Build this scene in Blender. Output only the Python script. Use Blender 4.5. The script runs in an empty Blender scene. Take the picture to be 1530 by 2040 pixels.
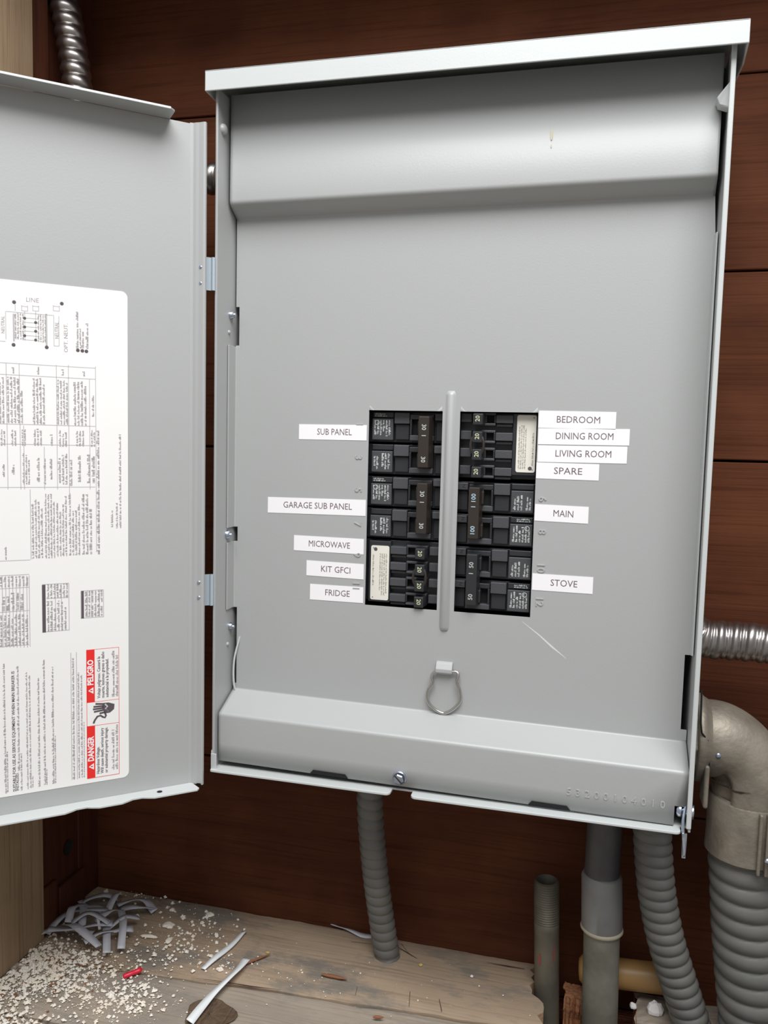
import bpy, math, random
from mathutils import Vector, Matrix
from math import sin, cos, pi, radians, sqrt
random.seed(7)
S = 0.0254                                    # the scene is laid out in inches, X right, Y into the wall, Z up
scn = bpy.context.scene
COL = scn.collection
# ---------------------------------------------------------------- camera
CAM = Vector((4.1424, -24.836, -.9333)); YAW, PITCH, ROLL, FPX = .249, -.0876, -.0244, 1625.2
MR = Matrix.Rotation(YAW, 3, 'Z') @ Matrix.Rotation(PITCH, 3, 'X') @ Matrix.Rotation(ROLL, 3, 'Y')
cd = bpy.data.cameras.new('camera'); cam = bpy.data.objects.new('camera', cd); COL.objects.link(cam)
cd.sensor_fit = 'VERTICAL'; cd.sensor_height = 36; cd.lens = FPX*36/2040; cd.clip_start = .01
mw = Matrix.Identity(4)
for i in range(3):
    mw[i][0] = MR[i][0]; mw[i][1] = MR[i][2]; mw[i][2] = -MR[i][1]; mw[i][3] = CAM[i]*S
cam.matrix_world = mw
scn.camera = cam
# ---------------------------------------------------------------- light: overcast sky over dimmer ground, plus an added key lamp
scn.view_settings.view_transform = 'Standard'; scn.view_settings.look = 'None'
scn.view_settings.gamma = 1; scn.view_settings.use_curve_mapping = False
scn.view_settings.exposure = 0.0
wd = bpy.data.worlds.new('sky'); scn.world = wd; wd.use_nodes = True
nt = wd.node_tree; N = nt.nodes; L = nt.links
bg = N['Background']; bg.inputs['Strength'].default_value = 1.0
tc = N.new('ShaderNodeTexCoord'); sx = N.new('ShaderNodeSeparateXYZ'); L.new(tc.outputs['Generated'], sx.inputs[0])
rp = N.new('ShaderNodeValToRGB'); mr = N.new('ShaderNodeMapRange')
mr.inputs['From Min'].default_value = -1; mr.inputs['From Max'].default_value = 1
L.new(sx.outputs['Z'], mr.inputs['Value']); L.new(mr.outputs[0], rp.inputs[0]); L.new(rp.outputs[0], bg.inputs['Color'])
e = rp.color_ramp.elements
e[0].position = 0; e[0].color = (.25, .23, .21, 1); e[1].position = 1; e[1].color = (.40, .415, .44, 1)
for p, c in ((.42, (.35, .33, .31)), (.52, (.42, .415, .405)), (.66, (.42, .43, .445))):
    q = e.new(p); q.color = (*c, 1)
# key lamp added high in front, right, to brighten the panel from above
ld = bpy.data.lights.new('added_key_lamp', 'AREA'); ld.shape = 'RECTANGLE'; ld.size = 1.1; ld.size_y = .8; ld.energy = 30; ld.color = (.985, .99, 1)
lo_ = bpy.data.objects.new('added_key_lamp', ld); COL.objects.link(lo_)
lo_.location = (.22, -.72, 1.10)
lo_.rotation_euler = (Vector((0, 0, -.05))-lo_.location).to_track_quat('-Z', 'Y').to_euler()
# ---------------------------------------------------------------- pixel rays (frame 1530 x 2040) to points on real planes
def ray(u, v): return MR @ Vector(((u-765)/FPX, 1, (1020-v)/FPX))
def onY(u, v, y): r = ray(u, v); return CAM + r*((y-CAM.y)/r.y)
def onZ(u, v, z): r = ray(u, v); return CAM + r*((z-CAM.z)/r.z)
TH = radians(42); HG = Vector((-7.6, -1.6, 0)); DD = Vector((-cos(TH), -sin(TH), 0)); DN = Vector((sin(TH), -cos(TH), 0))
def dsz(u, v):                                # pixel -> (distance from hinge, height) on the open door
    r = ray(u, v); P = CAM + r*(((HG-CAM).dot(DN))/r.dot(DN)); return ((P-HG).dot(DD), P.z)
def D3(s, z, h=0): return HG + DD*s + DN*h + Vector((0, 0, z))
# ---------------------------------------------------------------- materials
def mat(name, col, rough=.5, metal=0, spec=.5, col2=None, noise=0, scale=(1, 1, 1), nscale=8, bump=0, bscale=60, detail=6, contrast=(.35, .65), coat=0):
    m = bpy.data.materials.new(name); m.use_nodes = True; n = m.node_tree.nodes; l = m.node_tree.links
    b = n['Principled BSDF']; b.inputs['Base Color'].default_value = (*col, 1); b.inputs['Roughness'].default_value = rough
    b.inputs['Metallic'].default_value = metal; b.inputs['Specular IOR Level'].default_value = spec
    if coat: b.inputs['Coat Weight'].default_value = coat; b.inputs['Coat Roughness'].default_value = .25
    t = n.new('ShaderNodeTexCoord'); mp = n.new('ShaderNodeMapping'); mp.inputs['Scale'].default_value = scale
    l.new(t.outputs['Object'], mp.inputs[0])
    if col2:
        nz = n.new('ShaderNodeTexNoise'); nz.inputs['Scale'].default_value = nscale; nz.inputs['Detail'].default_value = detail
        l.new(mp.outputs[0], nz.inputs['Vector'])
        cr = n.new('ShaderNodeValToRGB'); cr.color_ramp.elements[0].position = contrast[0]; cr.color_ramp.elements[1].position = contrast[1]
        cr.color_ramp.elements[0].color = (*col, 1); cr.color_ramp.elements[1].color = (*col2, 1)
        l.new(nz.outputs['Fac'], cr.inputs[0]); l.new(cr.outputs[0], b.inputs['Base Color'])
    if bump:
        n2 = n.new('ShaderNodeTexNoise'); n2.inputs['Scale'].default_value = bscale; n2.inputs['Detail'].default_value = 4
        l.new(mp.outputs[0], n2.inputs['Vector'])
        bp = n.new('ShaderNodeBump'); bp.inputs['Strength'].default_value = bump; bp.inputs['Distance'].default_value = .0006
        l.new(n2.outputs['Fac'], bp.inputs['Height']); l.new(bp.outputs[0], b.inputs['Normal'])
    return m
def wood(name, c1, c2, c3, axis='X', rough=.6, patch=None, patchpos=(.5, .62), bump=.5, fine=1.0, spec=.35):
    # long grain noise between c1 and c2, dark pores c3, optional broad patches
    m = mat(name, c1, rough, spec=spec); n = m.node_tree.nodes; l = m.node_tree.links; b = n['Principled BSDF']
    t = n['Texture Coordinate']
    def nz(sc, base, det=6, rgh=.6):
        mp = n.new('ShaderNodeMapping'); mp.inputs['Scale'].default_value = sc; l.new(t.outputs['Object'], mp.inputs[0])
        q = n.new('ShaderNodeTexNoise'); q.inputs['Scale'].default_value = base; q.inputs['Detail'].default_value = det; q.inputs['Roughness'].default_value = rgh
        l.new(mp.outputs[0], q.inputs['Vector']); return q.outputs['Fac']
    def ramp(f, a, bb, pa, pb):
        r = n.new('ShaderNodeValToRGB'); r.color_ramp.elements[0].position = pa; r.color_ramp.elements[1].position = pb
        r.color_ramp.elements[0].color = (*a, 1); r.color_ramp.elements[1].color = (*bb, 1); l.new(f, r.inputs[0]); return r.outputs[0]
    def mix(f, a, bb, ty='MIX'):
        x = n.new('ShaderNodeMix'); x.data_type = 'RGBA'; x.blend_type = ty; l.new(a, x.inputs['A']); l.new(bb, x.inputs['B'])
        if isinstance(f, float): x.inputs['Factor'].default_value = f
        else: l.new(f, x.inputs['Factor'])
        return x.outputs['Result']
    lo, hi = 1.2, 30*fine
    sc = {'X': (lo, hi, hi), 'Y': (hi, lo, hi), 'Z': (hi, hi, lo)}[axis]
    sc2 = {'X': (2, 90*fine, 90*fine), 'Y': (90*fine, 2, 90*fine), 'Z': (90*fine, 90*fine, 2)}[axis]
    g = nz(sc, 1.6, 5); g2 = nz(sc2, 4, 3); big = nz((1, 1, 1), 6, 4)
    c = mix(.55, ramp(g, c1, c2, .35, .65), ramp(big, c1, c2, .4, .62))
    c = mix(.75, c, ramp(g2, c3, (1, 1, 1), .3, .48), 'MULTIPLY')
    if patch:
        pf = ramp(nz((1, 2.2, 1), 9, 6, .7), (0, 0, 0), (1, 1, 1), *patchpos)
        pc = n.new('ShaderNodeRGB'); pc.outputs[0].default_value = (*patch, 1); c = mix(pf, c, pc.outputs[0])
    l.new(c, b.inputs['Base Color'])
    bp = n.new('ShaderNodeBump'); bp.inputs['Strength'].default_value = bump; bp.inputs['Distance'].default_value = .0008
    l.new(g2, bp.inputs['Height']); l.new(bp.outputs[0], b.inputs['Normal'])
    return m
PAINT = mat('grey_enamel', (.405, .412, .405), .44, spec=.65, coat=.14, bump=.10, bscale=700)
PAINTLIT = mat('grey_enamel_lit', (.56, .585, .575), .40, spec=.6, coat=.12, bump=.08, bscale=700)  # same enamel, lit look put into the colour for hood, hems and lips
PAINTD = mat('grey_enamel_inside', (.25, .25, .245), .45)
ZINC = mat('zinc_plated', (.60, .66, .74), .28, 1, col2=(.45, .5, .62), nscale=120)
CLIP = mat('hinge_zinc', (.48, .56, .62), .38, .25)
STEEL = mat('steel_wire', (.55, .53, .5), .25, 1)
BLACK = mat('black_plastic', (.026, .027, .031), .40, bump=.15, bscale=900)
BLACK2 = mat('dark_grey_plastic', (.062, .063, .069), .5, bump=.25, bscale=900)
BROWN = mat('handle_plastic', (.032, .024, .019), .38)
HDARK = mat('handle_black_plastic', (.025, .026, .028), .38)
VOID = mat('interior_shade_black', (.004, .004, .005), .8)  # near-black that paints in the shade of holes, gaps and hollow insides
STICK = mat('sticker_white', (.93, .91, .92), .45)
INK = mat('sticker_ink', (.17, .12, .14), .6)
PAPER = mat('label_paper', (.90, .885, .86), .42, spec=.5)
GREY = mat('label_fine_print', (.38, .35, .355), .6)
DINK = mat('label_ink', (.10, .08, .09), .6)
LINE = mat('label_rule', (.50, .48, .49), .6)
RED = mat('label_red', (.84, .025, .02), .45)
WPRINT = mat('white_print', (.55, .57, .55), .5)
BPRINT = mat('pale_blue_print', (.45, .62, .72), .5)
YPRINT = mat('yellow_print', (.66, .66, .44), .5)
BRLAB = mat('breaker_label_paper', (.80, .77, .68), .5)
BRINK = mat('breaker_label_ink', (.42, .40, .35), .6)
LT = mat('grey_pvc_jacket', (.125, .125, .115), .40, col2=(.155, .152, .14), nscale=30, spec=.45, bump=.15, bscale=300)
FLEX = mat('galvanised_strip', (.42, .39, .37), .34, 1, col2=(.32, .29, .28), nscale=90)
CAST = mat('cast_zinc', (.19, .165, .13), .5, .4, col2=(.29, .255, .205), nscale=45, bump=.7, bscale=260)
PIPE = mat('weathered_pipe', (.15, .145, .11), .6, .15, col2=(.22, .21, .17), nscale=26, bump=.4, bscale=160, contrast=(.42, .6))
PIPED = mat('dark_painted_pipe', (.075, .072, .075), .45, .2, col2=(.10, .10, .10), nscale=40, bump=.3, bscale=200)
COUP = mat('grey_coupling', (.20, .20, .195), .5, .2, col2=(.27, .27, .26), nscale=26, bump=.3, bscale=160)
RUST = mat('old_threaded_pipe', (.12, .11, .085), .55, .25, col2=(.20, .175, .13), nscale=30, bump=.5, bscale=170)
TAN = mat('amber_pipe', (.42, .235, .07), .42, col2=(.36, .21, .09), nscale=18)
GLUE = mat('pipe_sealant', (.40, .36, .27), .6)
STRIP = mat('backing_paper', (.52, .52, .56), .5, col2=(.62, .62, .66), nscale=20)
STRIPW = mat('bright_backing_paper', (.86, .88, .88), .5)
REDP = mat('red_plastic', (.75, .02, .05), .35)
CRUMB = mat('cream_plaster', (.86, .76, .62), .8, col2=(.90, .85, .76), nscale=40)
CHIPB = mat('redwood_chip', (.26, .10, .045), .7)
WHT = mat('white_plaster', (.85, .82, .80), .8, bump=.5, bscale=200)
YEL = mat('yellow_flake', (.62, .45, .14), .6)
WALLW = wood('dark_stained_redwood', (.068, .021, .010), (.135, .046, .021), (.6, .55, .5), 'X', .7, spec=.1)
SIDEW = wood('dark_redwood_upright', (.055, .016, .009), (.10, .031, .015), (.5, .5, .5), 'Z', .6, spec=.2)
POSTW = wood('weathered_post_wood', (.28, .19, .115), (.40, .29, .18), (.6, .55, .5), 'Z', .7)
LEDGE = wood('weathered_sill_wood', (.33, .245, .17), (.47, .355, .25), (.65, .6, .55), 'X', .75, patch=(.23, .20, .165), patchpos=(.50, .60))
LEDGE2 = wood('grey_sill_wood', (.32, .27, .215), (.43, .365, .29), (.7, .65, .6), 'X', .75, patch=(.25, .22, .19), patchpos=(.48, .62))
SPLIT = wood('split_orange_wood', (.36, .15, .07), (.50, .25, .13), (.4, .3, .25), 'X', .75, bump=1)
ENDW = wood('pale_end_wood', (.42, .25, .15), (.50, .32, .2), (.6, .5, .45), 'X', .75)
KNOT = wood('knot_wood', (.10, .065, .04), (.17, .115, .075), (.4, .35, .3), 'Y', .8, fine=2, bump=1)
# ---------------------------------------------------------------- mesh helpers
class MB:
    def __init__(s): s.v = []; s.f = []; s.m = []; s.sm = []
    def add(s, vs, fs, mi=0, smooth=False):
        b = len(s.v); s.v += [Vector(p) for p in vs]
        for f in fs: s.f.append([b+i for i in f]); s.m.append(mi); s.sm.append(smooth)
    def box(s, x0, x1, y0, y1, z0, z1, mi=0):
        if x0 > x1: x0, x1 = x1, x0
        if y0 > y1: y0, y1 = y1, y0
        if z0 > z1: z0, z1 = z1, z0
        s.add([(x, y, z) for x in (x0, x1) for y in (y0, y1) for z in (z0, z1)],
              [(0, 1, 3, 2), (4, 6, 7, 5), (0, 4, 5, 1), (2, 3, 7, 6), (0, 2, 6, 4), (1, 5, 7, 3)], mi)
    def prism(s, pts, ext, mi=0):            # planar polygon (3-D points) extruded by vector
        n = len(pts); e = Vector(ext); P = [Vector(p) for p in pts]
        nn = Vector((0, 0, 0))
        for i in range(n): nn += P[i].cross(P[(i+1) % n])
        if nn.dot(e) > 0: P = P[::-1]
        s.add(P+[p+e for p in P], [list(range(n)), list(range(2*n-1, n-1, -1))]+[((i+1) % n, i, n+i, n+(i+1) % n) for i in range(n)], mi)
    def quad(s, a, b, c, d, mi=0): s.add([a, b, c, d], [(0, 1, 2, 3)], mi)
    def tube(s, path, rad, n=16, mi=0, cap=True, radf=None, closed=False):
        P = [Vector(p) for p in path]; k = len(P); up = None; rings = []; dist = 0
        for i in range(k):
            if closed: t = P[(i+1) % k]-P[i-1]
            else: t = P[min(i+1, k-1)]-P[max(i-1, 0)]
            t.normalize()
            if up is None: up = t.orthogonal().normalized()
            up = (up - t*up.dot(t)).normalized(); w = t.cross(up)
            if i: dist += (P[i]-P[i-1]).length
            r0 = rad[i] if isinstance(rad, (list, tuple)) else rad
            ring = []
            for j in range(n):
                a = 2*pi*j/n; r = radf(dist, a, r0) if radf else r0
                ring.append(P[i]+(up*cos(a)+w*sin(a))*r)
            rings.append(ring)
        vs = [p for r in rings for p in r]; fs = []
        for i in range(k if closed else k-1):
            a = i*n; b = ((i+1) % k)*n
            for j in range(n): fs.append((a+j, a+(j+1) % n, b+(j+1) % n, b+j))
        s.add(vs, fs, mi, True)
        if cap and not closed: s.add(rings[0][::-1]+rings[-1], [list(range(n)), list(range(n, 2*n))], mi)
    def lathe(s, prof, o, ax, n=24, mi=0, smooth=True):   # prof: (radius, distance along ax)
        o = Vector(o); ax = Vector(ax).normalized(); u = ax.orthogonal().normalized(); w = ax.cross(u)
        vs = [o+ax*h+(u*cos(2*pi*j/n)+w*sin(2*pi*j/n))*max(r, 1e-4) for r, h in prof for j in range(n)]
        s.add(vs, [(i*n+j, i*n+(j+1) % n, (i+1)*n+(j+1) % n, (i+1)*n+j) for i in range(len(prof)-1) for j in range(n)], mi, smooth)
    def text(s, txt, o, right, up, size, mi=0, align='LEFT', width=None, bold=0, depth=0):
        c = bpy.data.curves.new('t', 'FONT'); c.body = txt; c.size = 1; c.align_x = align; c.align_y = 'CENTER'; c.resolution_u = 2
        c.offset = bold; c.extrude = depth/size if depth else 0
        if depth: c.bevel_depth = .25*depth/size
        ob = bpy.data.objects.new('t', c); COL.objects.link(ob)
        me = bpy.data.meshes.new_from_object(ob.evaluated_get(bpy.context.evaluated_depsgraph_get()))
        xs = [v.co.x for v in me.vertices] or [0, 1]
        sxx = size if width is None else width/max(max(xs)-min(xs), 1e-3)
        o = Vector(o); r = Vector(right).normalized(); u = Vector(up).normalized(); nn = r.cross(u)
        s.add([o+r*v.co.x*sxx+u*v.co.y*size+nn*v.co.z*size for v in me.vertices], [list(p.vertices) for p in me.polygons], mi)
        bpy.data.objects.remove(ob); bpy.data.curves.remove(c); bpy.data.meshes.remove(me)
    def build(s, name, mats, parent=None, origin=None, bevel=0, solid=0, label=None, seg=2, sharp=None, **kw):
        if not isinstance(mats, (list, tuple)): mats = [mats]
        root = Vector(parent['o3']) if parent else (Vector(origin) if origin else Vector((0, 0, 0)))
        if parent is None and origin is None:
            lo = Vector([min(v[i] for v in s.v) for i in range(3)]); hi = Vector([max(v[i] for v in s.v) for i in range(3)])
            root = (lo+hi)/2; root.z = lo.z
        me = bpy.data.meshes.new(name); me.from_pydata([(v-root)*S for v in s.v], [], s.f)
        for m in mats: me.materials.append(m)
        for p, mi, sm in zip(me.polygons, s.m, s.sm): p.material_index = mi; p.use_smooth = sm
        me.validate(); me.update()
        if sharp: me.polygons.foreach_set('use_smooth', [True]*len(me.polygons)); me.set_sharp_from_angle(angle=radians(sharp))
        o = bpy.data.objects.new(name, me); COL.objects.link(o)
        o['o3'] = list(root)
        if parent: o.parent = parent
        else: o.location = root*S
        if solid:
            md = o.modifiers.new('thick', 'SOLIDIFY'); md.thickness = solid*S; md.offset = -1
        if bevel:
            md = o.modifiers.new('bevel', 'BEVEL'); md.width = bevel*S; md.segments = seg; md.limit_method = 'ANGLE'; md.angle_limit = radians(40)
        return tag(o, label, **kw)
def tag(o, label=None, cat=None, group=None, kind=None):
    if label: o['label'] = label
    if cat: o['category'] = cat
    if group: o['group'] = group
    if kind: o['kind'] = kind
    return o
def empty(name, loc, label=None, cat=None, group=None, kind=None):
    o = bpy.data.objects.new(name, None); COL.objects.link(o); o.location = Vector(loc)*S; o['o3'] = list(loc); o.empty_display_size = .02
    return tag(o, label, cat, group, kind)
def spline(pts, step=.05):
    P = [Vector(p) for p in pts]; P = [P[0]*2-P[1]]+P+[P[-1]*2-P[-2]]; out = []
    for i in range(1, len(P)-2):
        a, b, c, d = P[i-1:i+3]; m = max(2, int((c-b).length/step))
        for k in range(m):
            t = k/m; out.append(.5*((2*b)+(c-a)*t+(2*a-5*b+4*c-d)*t*t+(3*b-a-3*c+d)*t**3))
    out.append(P[-2]); return out
def fillet(pts, rads, n=5):                   # 2-D polyline with rounded corners
    out = [Vector(pts[0])]
    for i in range(1, len(pts)-1):
        p = Vector(pts[i]); a = Vector(pts[i-1])-p; b = Vector(pts[i+1])-p; r = rads[i-1]
        ang = a.angle(b); t = r/math.tan(ang/2); t = min(t, a.length*.45, b.length*.45)
        A = p+a.normalized()*t; B = p+b.normalized()*t
        for k in range(n+1):
            u = k/n; out.append(A*(1-u)**2+p*2*u*(1-u)+B*u*u)
    out.append(Vector(pts[-1])); return out

# ================================================================ SETTING
DW = 4.03; ZL = -19.8; XL = -15.1
wall = empty('wall_back', (0, DW, ZL), kind='structure')
def noise1(x, k): return sin(x*.37+k*2.1)*.5+sin(x*1.13+k*1.7)*.3+sin(x*2.7+k)*.2
def plank_board(parent, z0, z1, x0, x1, k):
    mb = MB(); n = 36; g = .035
    top = [(x0+(x1-x0)*i/n, z1-g+.012*noise1(i, k)) for i in range(n+1)]
    bot = [(x0+(x1-x0)*i/n, z0+g+.012*noise1(i, k+5)) for i in range(n+1)]
    pts = [(x, DW, z) for x, z in bot]+[(x, DW, z) for x, z in top[::-1]]
    mb.prism(pts, (0, .8, 0)); return mb.build('plank', WALLW, parent, bevel=.03, seg=1)
zs = [10.92-6.13*k for k in range(-3, 6)]
for k in range(len(zs)-1): plank_board(wall, zs[k+1] if k < 7 else -21.0, zs[k], XL-.6, 26, k)
mb = MB(); mb.box(XL-.6, 26, DW+.82, DW+1, -26, 30); mb.build('backing', VOID, wall)
wl = empty('wall_left', (XL, 2, ZL), kind='structure')
for (y0, y1, x) in ((1.25, 2.65, XL-.12), (2.67, DW-.01, XL-.06), (.22, 1.22, XL+.04)):
    mb = MB(); mb.box(x-1.2, x, y0, y1, ZL-1.5, 29); mb.build('board', SIDEW, wl, bevel=.03, seg=1)
mb = MB(); P = onY(110, 1745, 1.6)           # black disc painted as the shade in a bored hole
mb.lathe([(0, .0), (.28, .0), (.3, .02)], (XL-.10, 2.05, -17.2), (1, 0, 0), 20); mb.build('bored_hole_shade', VOID, wl)
mb = MB(); mb.box(XL-.9, XL+.16, -1.2, 1.0, ZL, -17.9); mb.box(XL-.9, XL+.1, 1.25, 2.9, ZL, -18.4)
mb.build('blocking', SIDEW, wl, bevel=.04, seg=1)
mb = MB(); mb.box(XL-3.6, XL+.22, -3.4, .18, ZL, 29)
mb.build('timber_post', POSTW, bevel=.06, label='weathered pale timber post standing at the far left edge, behind the open door', cat='post')
mb = MB(); mb.box(XL-3.6, 26, -4, DW+1, 17.6, 18.4); mb.build('added_shade_board', SIDEW, kind='structure')  # overhang added out of view to shade the top of the wall
# sill
fl = empty('floor', (0, 0, ZL), kind='structure')
def sill(name, x0, xr, ya, yb, m, k, zt=ZL, th=1.5, nx=90, ny=16, lab=None, rag=.25):
    # top surface grid between edges ya(x) and yb(x); right end ragged
    mb = MB(); vs = []; rnd = random.Random(k)
    for j in range(ny+1):
        v = j/ny; jag = rag*(noise1(v*17, k)+.6*noise1(v*43, k+3)) + rnd.uniform(-.06, .06)
        for i in range(nx+1):
            u = i/nx; x = x0+(xr(v)+jag-x0)*u; y = ya(x)*(1-v)+yb(x)*v
            z = zt+.03*noise1(x*.8+v*3, k)+.012*noise1(x*5+v*31, k)+rnd.uniform(-.006, .006)
            z -= .05*(max(0, abs(v-.5)-.46)/.04)
            vs.append((x, y, z))
    fs = [(j*(nx+1)+i, j*(nx+1)+i+1, (j+1)*(nx+1)+i+1, (j+1)*(nx+1)+i) for j in range(ny) for i in range(nx)]
    mb.add(vs, fs, 0)
    W = nx+1; ring = [i for i in range(W)]+[j*W+nx for j in range(1, ny+1)]+[ny*W+i for i in range(nx-1, -1, -1)]+[j*W for j in range(ny-1, 0, -1)]
    R = [Vector(vs[i]) for i in ring]; n = len(R)
    low = [Vector((p.x+rnd.uniform(-.03, .03), p.y, zt-th)) for p in R]
    mb.add(R+low, [list(range(2*n-1, n-1, -1))], 0)
    for i in range(n): b0 = len(mb.v)-2*n; mb.f.append([b0+i, b0+n+i, b0+n+(i+1) % n, b0+(i+1) % n]); mb.m.append(1 if R[i].x > 2.4 and nx < i < nx+ny-1 else 0); mb.sm.append(False)
    return mb.build(name, [m, ENDW], fl, sharp=35, label=lab)
seam = lambda x: .36+.077*x+.07*noise1(x*1.3, 2)-.32*max(0, (x-1.0)/2.5)**1*0
seam2 = lambda x: -3.42+.04*noise1(x, 4)
sill('plank', XL-1, lambda v: 3.35+(-.55 if v > .45 else 0)*min(1, (v-.45)*6 if v > .45 else 0), seam, lambda x: DW-.05, LEDGE, 1, zt=ZL)
sill('plank', XL-1, lambda v: 4.0-.5*v, lambda x: seam2(x)+.03, lambda x: seam(x)-.07, LEDGE2, 2, zt=ZL-.02)
sill('plank', XL-1, lambda v: 4.6, lambda x: -9.0, lambda x: seam2(x)-.04, LEDGE2, 3, zt=ZL-.05)
# knot, a sunken cut plug in the middle plank
K = onZ(418, 2022, ZL); mb = MB(); vs = []; n = 26
ringp = [(1.0, .035), (.93, .05), (.7, .03), (.45, .045), (.2, .03), (.001, .035)]
for a, (r, z) in enumerate(ringp):
    for j in range(n):
        t = 2*pi*j/n; q = 1+.08*sin(3*t+1)+.05*sin(5*t)
        vs.append((K.x+.83*r*q*cos(t), K.y+.72*r*q*sin(t), ZL+z+.012*sin(9*t+a)))
mb.add(vs, [(a*n+j, a*n+(j+1) % n, (a+1)*n+(j+1) % n, (a+1)*n+j) for a in range(len(ringp)-1) for j in range(n)], 0)
mb.build('knot', KNOT, fl, label='dark round wood knot')
# long cracks and a splinter rim
def crack(pts, w=.05, z=ZL+.045):
    mb = MB(); P = [onZ(u, v, z) for u, v in pts]; L_, R_ = [], []
    for i, p in enumerate(P):
        t = (P[min(i+1, len(P)-1)]-P[max(i-1, 0)]).normalized(); q = Vector((-t.y, t.x, 0)); ww = w*(.35+random.random())*(.3 if i in (0, len(P)-1) else 1)
        L_.append(p+q*ww); R_.append(p-q*ww)
    mb.add(L_+R_, [(i, i+1, len(P)+i+1, len(P)+i) for i in range(len(P)-1)]); return mb.build('crack', CRACK, fl)
CRACK = mat('crack_shadow_wood', (.05, .022, .015), .9)
for c in ([(380, 1948), (440, 1955), (500, 1965), (560, 1972)], [(795, 1888), (812, 1898), (832, 1910)], [(700, 1876), (742, 1880)], [(800, 1880), (815, 1900)], [(970, 1917), (1010, 1924), (1045, 1930)],
          [(712, 1965), (708, 1982)], [(875, 1990), (880, 2015)], [(817, 1975), (815, 2005)]): crack(c, .03)
# broken lower timbers seen through the gap on the right
lower = [(4.0, 5.6, 2.7, 3.5, -22.6, -20.0, SPLIT), (6.35, 11.5, 1.2, 3.3, -22.6, -19.75, SPLIT), (3.2, 16, 3.35, 4.0, -22.8, -20.95, SIDEW), (11.6, 18, -1, 3.3, -22.6, -20.4, LEDGE2)]
for k, (x0, x1, y0, y1, z0, z1, m) in enumerate(lower):
    mb = MB(); rnd = random.Random(k+40); nx, ny = 26, 10; vs = []
    for j in range(ny+1):
        for i in range(nx+1):
            e_ = .12 if i in (0, nx) or j == 0 else .03
            vs.append((x0+(x1-x0)*i/nx+rnd.uniform(-.03, .03)+(.1*noise1(j*2, k) if i in (0, nx) else 0), y0+(y1-y0)*j/ny+(rnd.uniform(-.08, .08) if j == 0 else 0), z1+rnd.uniform(-e_, e_*.4)))
    mb.add(vs, [(j*(nx+1)+i, j*(nx+1)+i+1, (j+1)*(nx+1)+i+1, (j+1)*(nx+1)+i) for j in range(ny) for i in range(nx)], 0)
    rows = 7; fr = []
    for r in range(rows+1):
        for i in range(nx+1):
            p = vs[i]; fr.append((p[0], p[1]-(0 if r == 0 else rnd.uniform(-.03, .06)+.07*(r % 2)), p[2]-(p[2]-z0)*r/rows))
    mb.add(fr, [((r+1)*(nx+1)+i, (r+1)*(nx+1)+i+1, r*(nx+1)+i+1, r*(nx+1)+i) for r in range(rows) for i in range(nx)], 1)
    for xx in (x0, x1): mb.quad((xx, y0, z0), (xx, y1, z0), (xx, y1, z1), (xx, y0, z1), 1)
    mb.build('broken_timber', [LEDGE2 if k == 1 else m, m], fl)
mb = MB(); mb.box(XL-1, 26, -9, DW+1, -23.3, -22.8); mb.build('base_slab', VOID, fl)

# ================================================================ ENCLOSURE
X0, X1, YF, YB, Z0, Z1 = -7.40, 7.26, -1.27, 3.98, -11.72, 9.55
enc = empty('breaker_panel', (0, YB, Z0), 'large grey steel breaker panel on the redwood wall, its door swung open to the left', 'electrical panel')
mb = MB(); T = .07
mb.box(X0, X0+T, YF, YB, Z0, Z1); mb.box(X1-T, X1, YF, YB, Z0, Z1); mb.box(X0, X1, YB-T, YB, Z0, Z1)
mb.box(X0+T, X1-T, YF+.25, YB, Z0, Z0+T); mb.box(X0, X1, .1, YB, Z1-T, Z1)
mb.build('enclosure_box', PAINT, enc, bevel=.02)
mb = MB(); mb.box(X1-.125, X1+.01, YF-.03, YF+.05, Z0+.1, Z1); mb.build('side_hem', PAINTLIT, enc, bevel=.03)
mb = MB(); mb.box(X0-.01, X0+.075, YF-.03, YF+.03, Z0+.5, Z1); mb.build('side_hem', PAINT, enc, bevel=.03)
mb = MB(); mb.box(X0+T+.02, X1-T-.02, 1.6, YB-T, Z0+T, Z1-T); mb.build('interior_shade_block', VOID, enc)  # black block painted as the darkness inside the box
def lip(xa, xb, rl, rr):
    mb = MB(); y0, y1 = YF-.16, -.98; pts = []
    def arc(cx, cy, r, a0, a1): return [(cx+r*cos(a0+(a1-a0)*i/6), cy+r*sin(a0+(a1-a0)*i/6)) for i in range(7)]
    pts += arc(xa+rl, y0+rl, rl, pi, 1.5*pi)+arc(xb-rr, y0+rr, rr, 1.5*pi, 2*pi)+[(xb, y1), (xa, y1)]
    mb.prism([(x, y, Z0-.03) for x, y in pts], (0, 0, .08)); mb.build('bottom_lip', PAINTLIT, enc, bevel=.018)
lip(X0-.02, -1.42, .06, .16); lip(-.78, 7.0, .16, .16)
mb = MB()                                    # folded corner tab at the lower left
mb.prism([(X0-.03, YF-.04, Z0), (X0-.03, YF-.04, Z0+.62), (X0-.03, -.95, Z0+.92), (X0-.03, -.95, Z0)], (.05, 0, 0)); mb.box(X0-.03, X0+.16, YF-.06, YF-.02, Z0-.02, Z0+.55)
mb.build('corner_tab', PAINTLIT, enc, bevel=.015)
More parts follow.
